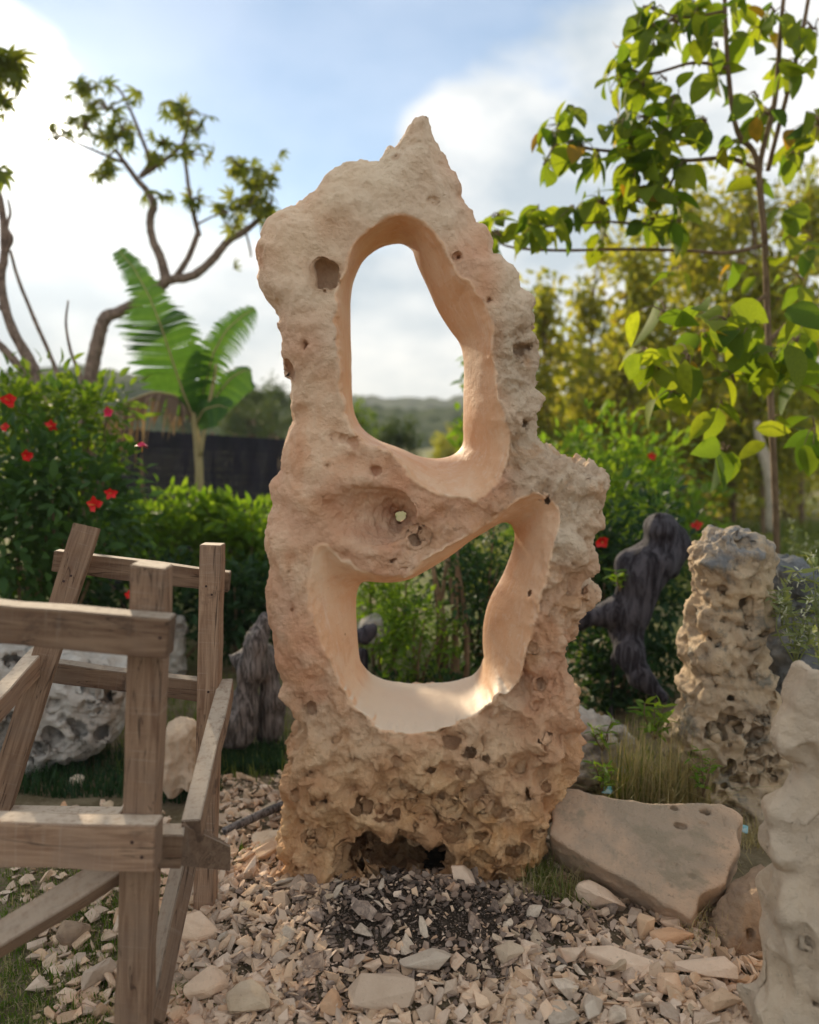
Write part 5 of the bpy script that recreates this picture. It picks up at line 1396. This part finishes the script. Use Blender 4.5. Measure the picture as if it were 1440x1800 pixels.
pt_ = tree_root('pale_forked_trunk', 'pale bare forked trunk in front of the thicket on the right', (0, 0, 0), 'tree'); pt_.location = tuple(W(1355, 930, 8.5))
limb(pt_, [(1358, 935), (1356, 870), (1345, 810), (1325, 780)], 8.5, [11, 10, 8, 5], 'trunk', M['paletrunk']); limb(pt_, [(1362, 870), (1352, 820), (1335, 770), (1330, 740)], 8.5, [8, 7, 5], 'branch', M['paletrunk'])
# low undergrowth of the thicket
for px, Y, w_, hh, mk, lb in [(1000, 8, .6, .55, 'leaf_bright', 'green undergrowth bush right beside the sculpture shoulder'), (1130, 8.5, .8, .55, 'leaf_bright', 'sunny undergrowth bush above the stump'), (1250, 12.5, 1.1, .7, 'leaf_thicket', 'yellowish undergrowth bush behind the pillar'), (1380, 13, 1.2, .8, 'leaf_thicket', 'yellowish undergrowth bush at the right edge')]:
    shrub('undergrowth_bush', lb, 'bush', (W(px, 900, Y)[0], Y, hh * .9), (w_, .6, hh), 46, 34, .11, M[mk], stems=5)
# far trees over the net and in the openings
def round_tree(px, pyt, pyb, Y, wpx, label, mat='leaf_far', n=2600):
    top = W(px, pyt, Y)[2]; bot = W(px, pyb, Y)[2]; cz = (top + bot) / 2; wid = wpx * Y / FPX
    root = tree_root('round_tree', label, (W(px, 900, Y)[0], Y, -1.0))
    V, F = tube([(root.location.x, Y, -1.2), (root.location.x, Y, cz)], [.22, .12], 8); child('trunk', V, F, M['twig'], root)
    nc = 60; d = rng.normal(size=(nc, 3)); d /= np.linalg.norm(d, axis=1)[:, None]; c = np.array((root.location.x, Y, cz)); cl_ = c + d * np.array((wid, wid * .8, (top - bot) / 2)) * rng.random((nc, 1)) ** .35 * .85
    k = rng.integers(0, nc, n); P = cl_[k] + rng.normal(size=(n, 3)) * wid * .11; V, F, T = merge(LP, P, frames(rng.normal(size=(n, 3))), wid * .12 * rng.uniform(.6, 1.3, n), rng.integers(0, 3, n), rng.random(n))
    o = child('crown', V, F, M[mat], root, attrs=dict(tint=T)); o['kind'] = 'stuff'


round_tree(445, 672, 800, 22, 60, 'dark rounded tree above the net, close to the sculpture')
round_tree(480, 655, 790, 26, 55, 'rounded grey-green tree touching the left edge of the sculpture')
round_tree(420, 645, 790, 34, 45, 'taller hazy tree behind the banana plant')
round_tree(625, 688, 800, 12, 45, 'bright green tree at the left of the upper opening', 'leaf_mid')
round_tree(695, 722, 830, 16, 60, 'dark round tree at the bottom of the upper opening')
round_tree(330, 660, 780, 45, 60, 'far hazy round tree left of the banana stem')
round_tree(800, 745, 850, 20, 50, 'olive tree at the lower right of the upper opening', 'leaf_thicket')


# ------------------------------------------------------------------ banana plant
def banana_leaf(root, pts, width, normal, Y, mat, torn=(0, 0), droop=(0.1, 0.1), name='leaf', n=40, gap=.35, wprof=None, inner=.3, hang=False, dys=None):
    P = np.array([W(px, py, Y + (dys[i] if dys else 0)) for i, (px, py) in enumerate(pts)]); t = np.linspace(0, 1, len(P)); tt = np.linspace(0, 1, n + 1)
    from_ = np.stack([np.interp(tt, t, P[:, j]) for j in range(3)], 1)
    ker = np.array([1, 2, 3, 2, 1]) / 9.0
    from_[2:-2] = np.stack([np.convolve(from_[:, j], ker, 'valid') for j in range(3)], 1)
    T = np.gradient(from_, axis=0); T /= np.linalg.norm(T, axis=1)[:, None]; nm_ = np.array(normal, float)
    V, F, TT = [], [], []
    prof = (np.sin(np.pi * np.clip(tt * .93 + .05, 0, 1)) ** .55) * width
    if wprof: prof = np.interp(tt, [a_ for a_, _ in wprof], [b_ for _, b_ in wprof]) * width
    for side, tn, dr in ((1, torn[0], droop[0]), (-1, torn[1], droop[1])):
        i = 0
        while i < n:
            step = (random.choice((1, 1, 2)) if tn > 0 else 1)
            j = min(n, i + step); g_ = gap * tn
            dr_ = dr + (random.gauss(0, .25 if hang else .03) if tn > 0 else 0); lenf = ((random.uniform(.45, 1.1) if hang else random.uniform(.85, 1.03)) if tn > 0 else 1); tnt = random.random()
            ts = [(0, 0.0), (inner if tn > 0 else .35, 0), (.75, 0), (1.0, 0)]
            rows = []; hj = random.uniform(-.12, .12); hj2 = random.uniform(-.2, .2)
            for f, _ in ts:
                row = []
                for e, sg in ((i, 1), (j, -1)):
                    s_ = np.cross(T[e], nm_) * side; s_ /= np.linalg.norm(s_)
                    if hang: s_ = s_ * .25 + np.array((hj, -.10 * side + hj2, -1.0)); s_ /= np.linalg.norm(s_)
                    dirv = s_ + T[e] * .30
                    p = from_[e] + dirv * prof[e] * f * lenf + np.array((0, 0, -1.0)) * dr_ * prof[e] * f * f
                    if sg == 1: p = p + (from_[j] - from_[i]) * g_ * (1.0 if f > inner + .01 else 0) * (f * .9)
                    else: p = p - (from_[j] - from_[i]) * g_ * (1.0 if f > inner + .01 else 0) * (f * .9)
                    row.append(p)
                if tn > 0 and f == 1.0: row[1] = row[0] * .6 + row[1] * .4; row[0] = row[0] * .6 + row[1] * .4
                rows.append(row)
            for a in range(3):
                b = len(V); V += [rows[a][0], rows[a][1], rows[a + 1][1], rows[a + 1][0]]; TT += [tnt * (1 if hang else .15)] * 4; F.append((b, b + 1, b + 2, b + 3))
            i = j
    o = child(name, np.array(V), np.array(F), mat, root, smooth=False, attrs=dict(tint=TT))
    Vt, Ft = tube(from_, np.linspace(.010, .002, n + 1), 6); me = npmesh('midrib', Vt - np.array(root.location), Ft, M['banana_stem'], True); link(bpy.data.objects.new('midrib', me), o)
    return o


YB = 6.4
bn_ = tree_root('banana_plant', 'banana plant with torn leaves and a dead hanging leaf before the black net', (0, 0, 0), 'plant'); bn_.location = tuple(W(350, 900, YB))
V, F = tube([W(352, 960, YB), W(350, 890, YB), W(350, 820, YB), W(345, 760, YB), (W(338, 715, YB))], [.046, .038, .032, .028, .022], 10, res=5, jit=.05); child('stem', V, F, M['banana_stem'], bn_)
V, F = tube([W(352, 800, YB - .03), W(362, 740, YB - .05), W(374, 680, YB - .08), W(380, 640, YB - .1)], [.018, .016, .014, .011], 8, res=5); child('leaf_stalk', V, F, M['banana_stem'], bn_)
V, F = tube([W(354, 872, YB - .03), W(335, 880, YB - .05), W(318, 905, YB - .08)], [.010, .012, .008], 7, res=4); child('dry_sheath', V, F, M['banana_dead'], bn_)
banana_leaf(bn_, [(340, 735), (322, 690), (300, 625), (282, 570), (262, 520), (235, 470), (208, 440)], .34, (0.1, -1, .15), YB, M['banana'], torn=(.8, 1), droop=(.35, .02), dys=[0, -.1, -.2, -.25, -.25, -.2, -.1], n=64, gap=.12, inner=.66, wprof=[(0, .25), (.08, .7), (.25, 1), (.5, .95), (.62, .5), (.8, .36), (1, .2)])
banana_leaf(bn_, [(345, 740), (360, 680), (375, 620), (398, 580), (425, 556), (448, 542)], .15, (0.3, -1, .3), YB, M['banana'], torn=(.9, .8), droop=(.5, .3), dys=[0, -.05, -.1, -.1, -.05, 0], n=44, gap=.25, inner=.3)
banana_leaf(bn_, [(352, 735), (378, 700), (405, 665), (430, 650), (442, 655)], .16, (.1, -1, .5), YB, M['banana'], torn=(0, 0.5), droop=(.25, .5), dys=[0, .05, .1, .15, .2], n=28)
banana_leaf(bn_, [(345, 745), (358, 720), (385, 712), (402, 718)], .13, (.1, -1, .6), YB, M['banana'], torn=(0, 0), droop=(.4, .3), dys=[0, -.1, -.15, -.2], n=24)
banana_leaf(bn_, [(338, 735), (325, 700), (322, 660), (330, 620), (338, 600)], .095, (-.3, -1, .1), YB, M['banana'], torn=(0, .6), droop=(.1, .1), dys=[0, .05, .1, .1, .1], n=24)
banana_leaf(bn_, [(338, 722), (310, 695), (270, 688), (225, 705), (185, 738), (158, 775), (145, 808)], .34, (0, -1, .1), YB, M['banana_dead'], torn=(1, 1), droop=(.2, .2), hang=True, dys=[0, -.1, -.18, -.22, -.25, -.27, -.28], n=44, gap=.35, inner=.12, wprof=[(0, .2), (.1, .8), (.3, .85), (.5, 1.0), (.75, 1.0), (.95, .7), (1, .4)], name='dead_leaf')
shrub('leafy_shrub', 'pale young shrub shoots at the foot of the banana stem', 'shrub', pc(385, 915, 5.6), (0.22, 0.18, 0.17), 16, 18, .09, M['leaf_bright'], stems=6)


# ------------------------------------------------------------------ black shade net
nf = tree_root('net_fence', 'long black shade net fence strung on posts behind the banana plant', (0, 0, 0), 'fence'); nf.location = tuple(W(350, 900, 7.6))
nl, nr = W(100, 748, 7.0), W(560, 778, 8.2)
V, F = [], []
nx_, nz_ = 190, 44
def netp(i, k, off=0.0):
    f = i; a = nl * (1 - f) + nr * f
    topz = a[2] + 0.012 * abs(math.sin(f * 95)) ; z = topz * (1 - k) + (-0.05) * k
    return np.array((a[0], a[1] + .05 * math.sin(f * 23) * k + .02 * math.sin(f * 61 + k * 9) + off, z))
for i in range(nx_):
    f0 = i / nx_; f1 = (i + .84 + .08 * math.sin(i * 3.1)) / nx_
    for k in range(6):
        b = len(V); V += [netp(f0, k / 6), netp(f1, k / 6), netp(f1, (k + 1) / 6), netp(f0, (k + 1) / 6)]; F.append((b, b + 1, b + 2, b + 3))
for k in range(nz_):
    k0 = k / nz_; k1 = (k + .86 + .06 * math.sin(k * 2.7)) / nz_
    for i in range(60):
        b = len(V); V += [netp(i / 60, k0, .006), netp((i + 1) / 60, k0, .006), netp((i + 1) / 60, k1, .006), netp(i / 60, k1, .006)]; F.append((b, b + 1, b + 2, b + 3))
o = child('netting', V, F, M['net'], nf, smooth=False); o['kind'] = 'stuff'
for f in (0.02, .28, .55, .82):
    a = netp(f, 0); V, F = tube([(a[0], a[1] + .04, -.1), (a[0], a[1] + .04, a[2] + .02)], [.02, .018], 7); child('post', V, F, M['twig'], nf)


# ------------------------------------------------------------------ hills
def hill(label, Yh, prof, depth, mat, seed):
    xs_ = np.linspace(-1.1, 1.1, 260) * Yh; pr = np.interp(xs_ / Yh * FPX + 720, [p[0] for p in prof], [p[1] for p in prof])
    top = np.array([W(720, p, Yh)[2] for p in pr]); top = top + fbm(np.stack([xs_ * 14 / Yh, 0 * xs_ + seed, 0 * xs_], 1), 5) * Yh * .006
    rows = np.linspace(-1, 1, 60); V = []
    for r_ in rows:
        zz = -2 + (top + 2) * (1 - r_ * r_) ** .8
        yy = Yh + r_ * depth
        b_ = np.abs(fbm(np.stack([xs_ * 60 / Yh, np.full(len(xs_), yy * 60 / Yh), 0 * xs_], 1), 4)) * Yh * .010
        V.append(np.stack([xs_, np.full(len(xs_), yy), zz + b_], 1))
    V = np.vstack(V); ii_ = np.arange(260 * 60).reshape(60, 260)
    F = np.stack([ii_[:-1, :-1].ravel(), ii_[:-1, 1:].ravel(), ii_[1:, 1:].ravel(), ii_[1:, :-1].ravel()], 1)
    tag(mobj('hill', V, F, mat), label, kind='structure')


m, ns, ls = newmat('wooded_hill'); geo = ns.new('ShaderNodeNewGeometry')
a = noise(ns, ls, geo.outputs['Position'], .25, 8, .7); finish(ns, ls, mix(ns, ls, mrange(ns, ls, a, .35, .65), (0.035, 0.06, 0.025), (0.08, 0.11, 0.045)), .95, bump(ns, ls, a, 1, 1.5), .05)
hill('nearer wooded ridge low on the left horizon', 110, [(-800, 690), (0, 668), (180, 655), (300, 672), (450, 700), (640, 722), (900, 728), (2200, 720)], 35, m, 1.5)
hill('far wooded ridge across the horizon', 320, [(-800, 680), (150, 672), (400, 690), (600, 705), (740, 706), (900, 700), (1300, 690), (2200, 700)], 80, m, 7.2)


# ------------------------------------------------------------------ grass and weeds
def blades(name, label, spots, mat, n, hmin, hmax, lean=.45, w=.004):
    P, H_ = [], []
    for (px, py, rx, ry, wt) in spots:
        for _ in range(int(n * wt)):
            p = G(px + random.uniform(-1, 1) * rx, py + random.uniform(-1, 1) * ry); P.append((p[0], p[1], 0))
    P = np.array(P); P[:, 2] = ground_h(P[:, 0], P[:, 1]) - .004; m_ = len(P)
    H_ = rng.uniform(hmin, hmax, m_); a = rng.uniform(0, 6.283, m_); l_ = np.abs(rng.normal(0, lean, m_)); d = np.stack([np.cos(a), np.sin(a), 0 * a], 1); s_ = np.stack([-np.sin(a), np.cos(a), 0 * a], 1) * (w * rng.uniform(.6, 1.4, m_))[:, None]
    up_ = np.array((0, 0, 1.0)); V = []
    for f, wf in ((0, 1), (.5, .8), (1, 0.12)):
        c_ = P + (up_ * f * np.cos(l_ * f)[:, None] + d * (l_ * f * f)[:, None]) * H_[:, None]; V += [c_ - s_ * wf, c_ + s_ * wf]
    V = np.stack(V, 1).reshape(-1, 3); b = (np.arange(m_) * 6)[:, None]; F = np.vstack([b + np.array([0, 1, 3, 2]), b + np.array([2, 3, 5, 4])])
    tag(mobj(name, V, F, mat, attrs=dict(tint=np.repeat(rng.random(m_), 6))), label, 'grass', kind='stuff')


blades('grass', 'short green grass around the foot of the timber frame', [(80, 1740, 170, 80, 1.0), (130, 1590, 150, 45, .4), (330, 1775, 50, 30, .12), (200, 1640, 90, 50, .3), (290, 1570, 50, 30, .08), (430, 1520, 35, 14, .05)], M['leaf_mid'], 2600, .010, .045, 1.0, .0018)
blades('dry_grass', 'withered straw mixed into the grass at the lower left', [(80, 1740, 180, 80, 1.0), (180, 1600, 160, 60, .7)], M['drygrass'], 2200, .010, .045, 1.3, .0012)
blades('grass', 'dark grass in the shade behind the frame', [(130, 1370, 260, 40, 1), (430, 1340, 70, 25, .4)], M['leaf_shade'], 3500, .03, .11, .6, .003)
blades('dry_grass', 'dry yellow grass tufts above the slab beside the coral pillar', [(1150, 1462, 70, 12, 1.0), (1205, 1470, 45, 10, .5), (1095, 1450, 35, 10, .3)], M['drygrass'], 560, .12, .42, .5, .0018)
blades('green_grass_tuft', 'long green blades growing through the dry tuft above the slab', [(1150, 1462, 80, 12, 1.0)], M['grass'], 220, .12, .38, .5, .0024)
blades('green_grass_tuft', 'small sunlit grass tuft between the sculpture and the slab', [(945, 1565, 28, 10, 1), (985, 1600, 45, 10, .35)], M['grass'], 240, .05, .13, .5, .002)
blades('dry_grass', 'dry straw in the gap between the slab and the pale twisted stone', [(1320, 1480, 40, 30, 1), (1270, 1640, 80, 40, .8), (980, 1590, 60, 15, .5)], M['drygrass'], 500, .03, .14, 1.3, .0013)
blades('field_grass', 'pale green grass of the field in front of the thicket', [(1300, 960, 260, 30, 1), (1100, 1000, 300, 60, .6), (1400, 1010, 160, 60, .6)], M['grass'], 6000, .06, .22, .5, .010)
blades('leaf_litter_grass', 'thin grass and litter on the yard ground behind the sculpture', [(700, 1320, 500, 60, 1), (300, 1250, 400, 60, .6)], M['grass'], 2500, .03, .10, .8, .003)


def weed(px, py, Y, hgt, nst, label, mat='leaf_weed', flower_=True, ls_=.06, tall=1.0):
    b = W(px, py, Y); root = tree_root('weed', label, b, 'weed')
    lv = []
    for s_ in range(nst):
        a = random.uniform(0, 6.28); tp = b + np.array((math.cos(a) * hgt * .45 * random.random(), math.sin(a) * hgt * .3, hgt * random.uniform(.55, 1.05)))
        V, F = tube([b, (b + tp) / 2 + np.array((random.gauss(0, .02), 0, .02)), tp], [.0032, .0026, .0016], 5, res=3); child('stem', V, F, M['leaf_weed'] if mat == 'leaf_weed' else M['twig'], root)
        for f in np.linspace(.3, 1.0, 5):
            p = b * (1 - f) + tp * f
            for q in range(3): lv.append((p, (random.gauss(0, 1), random.gauss(0, 1), random.uniform(-.1, .9))))
    P = np.array([p for p, d in lv]); D = np.array([d for p, d in lv]); n = len(P)
    leaf_objects(root, 'leaf', LN, P, frames(D), ls_ * rng.uniform(.6, 1.2, n), M[mat])
    if flower_:
        P2 = np.repeat(P[4::5], 6, 0) + rng.normal(0, .006, (len(P[4::5]) * 6, 3)); D2 = rng.normal(size=(len(P2), 3)) + np.array((0, 0, .6)); V, F, T = merge(LN, P2, frames(D2), np.full(len(P2), .022), rng.integers(0, 2, len(P2)), rng.random(len(P2)))
        o = child('flower_heads', V, F, M['weedflower'], root, attrs=dict(tint=T)); o['kind'] = 'stuff'


weed(1400, 1170, 2.75, .26, 7, 'pale flowering weed in front of the dark grey rock, just above the pale twisted stone')
weed(1440, 1110, 2.7, .24, 6, 'flowering weed at the right edge, level with the top of the coral pillar')
weed(1375, 1100, 2.85, .16, 5, 'small pale weed hugging the upper right side of the coral pillar')
weed(1450, 1200, 2.9, .30, 6, 'tall grey-green weed half out of the picture on the right')
weed(1400, 1010, 4.6, .30, 6, 'soft grey-green weed far behind the pillar at the right edge')
weed(1150, 1300, 2.95, .16, 4, 'yellow-green broad weed with sunlit leaves left of the coral pillar', 'leaf_bright', False, .075)
weed(1060, 1395, 2.8, .13, 4, 'low green weed at the upper left corner of the slab', 'leaf_bright', False, .045)
weed(1235, 1400, 2.75, .16, 4, 'slim green weed before the foot of the coral pillar', 'leaf_bright', False, .045)
weed(1060, 1320, 2.95, .12, 3, 'tiny green weed on the grey rock beside the sculpture', 'leaf_bright', False, .05)
weed(1090, 1040, 3.9, .12, 3, 'yellow-green sprig at the left shoulder of the driftwood stump', 'leaf_bright', False, .07)


# ------------------------------------------------------------------ the afternoon haze in the air
m, ns, ls = newmat('haze')
pv = ns.new('ShaderNodeVolumePrincipled'); pv.inputs['Density'].default_value = 0.0010; pv.inputs['Color'].default_value = (0.93, 0.95, 1.0, 1); pv.inputs['Anisotropy'].default_value = 0.0
o_ = ns.new('ShaderNodeOutputMaterial'); ls.new(pv.outputs[0], o_.inputs['Volume'])
hx, hy0, hy1, hz0, hz1 = 484, -499, 506, -14, 42
V = [(sx_ * hx, yy_, zz_) for zz_ in (hz0, hz1) for yy_ in (hy0, hy1) for sx_ in (-1, 1)]
F = [(0, 2, 3, 1), (4, 5, 7, 6), (0, 1, 5, 4), (2, 6, 7, 3), (0, 4, 6, 2), (1, 3, 7, 5)]
tag(mobj('haze', V, F, m, smooth=False), 'thin bright afternoon haze over the valley', kind='stuff')
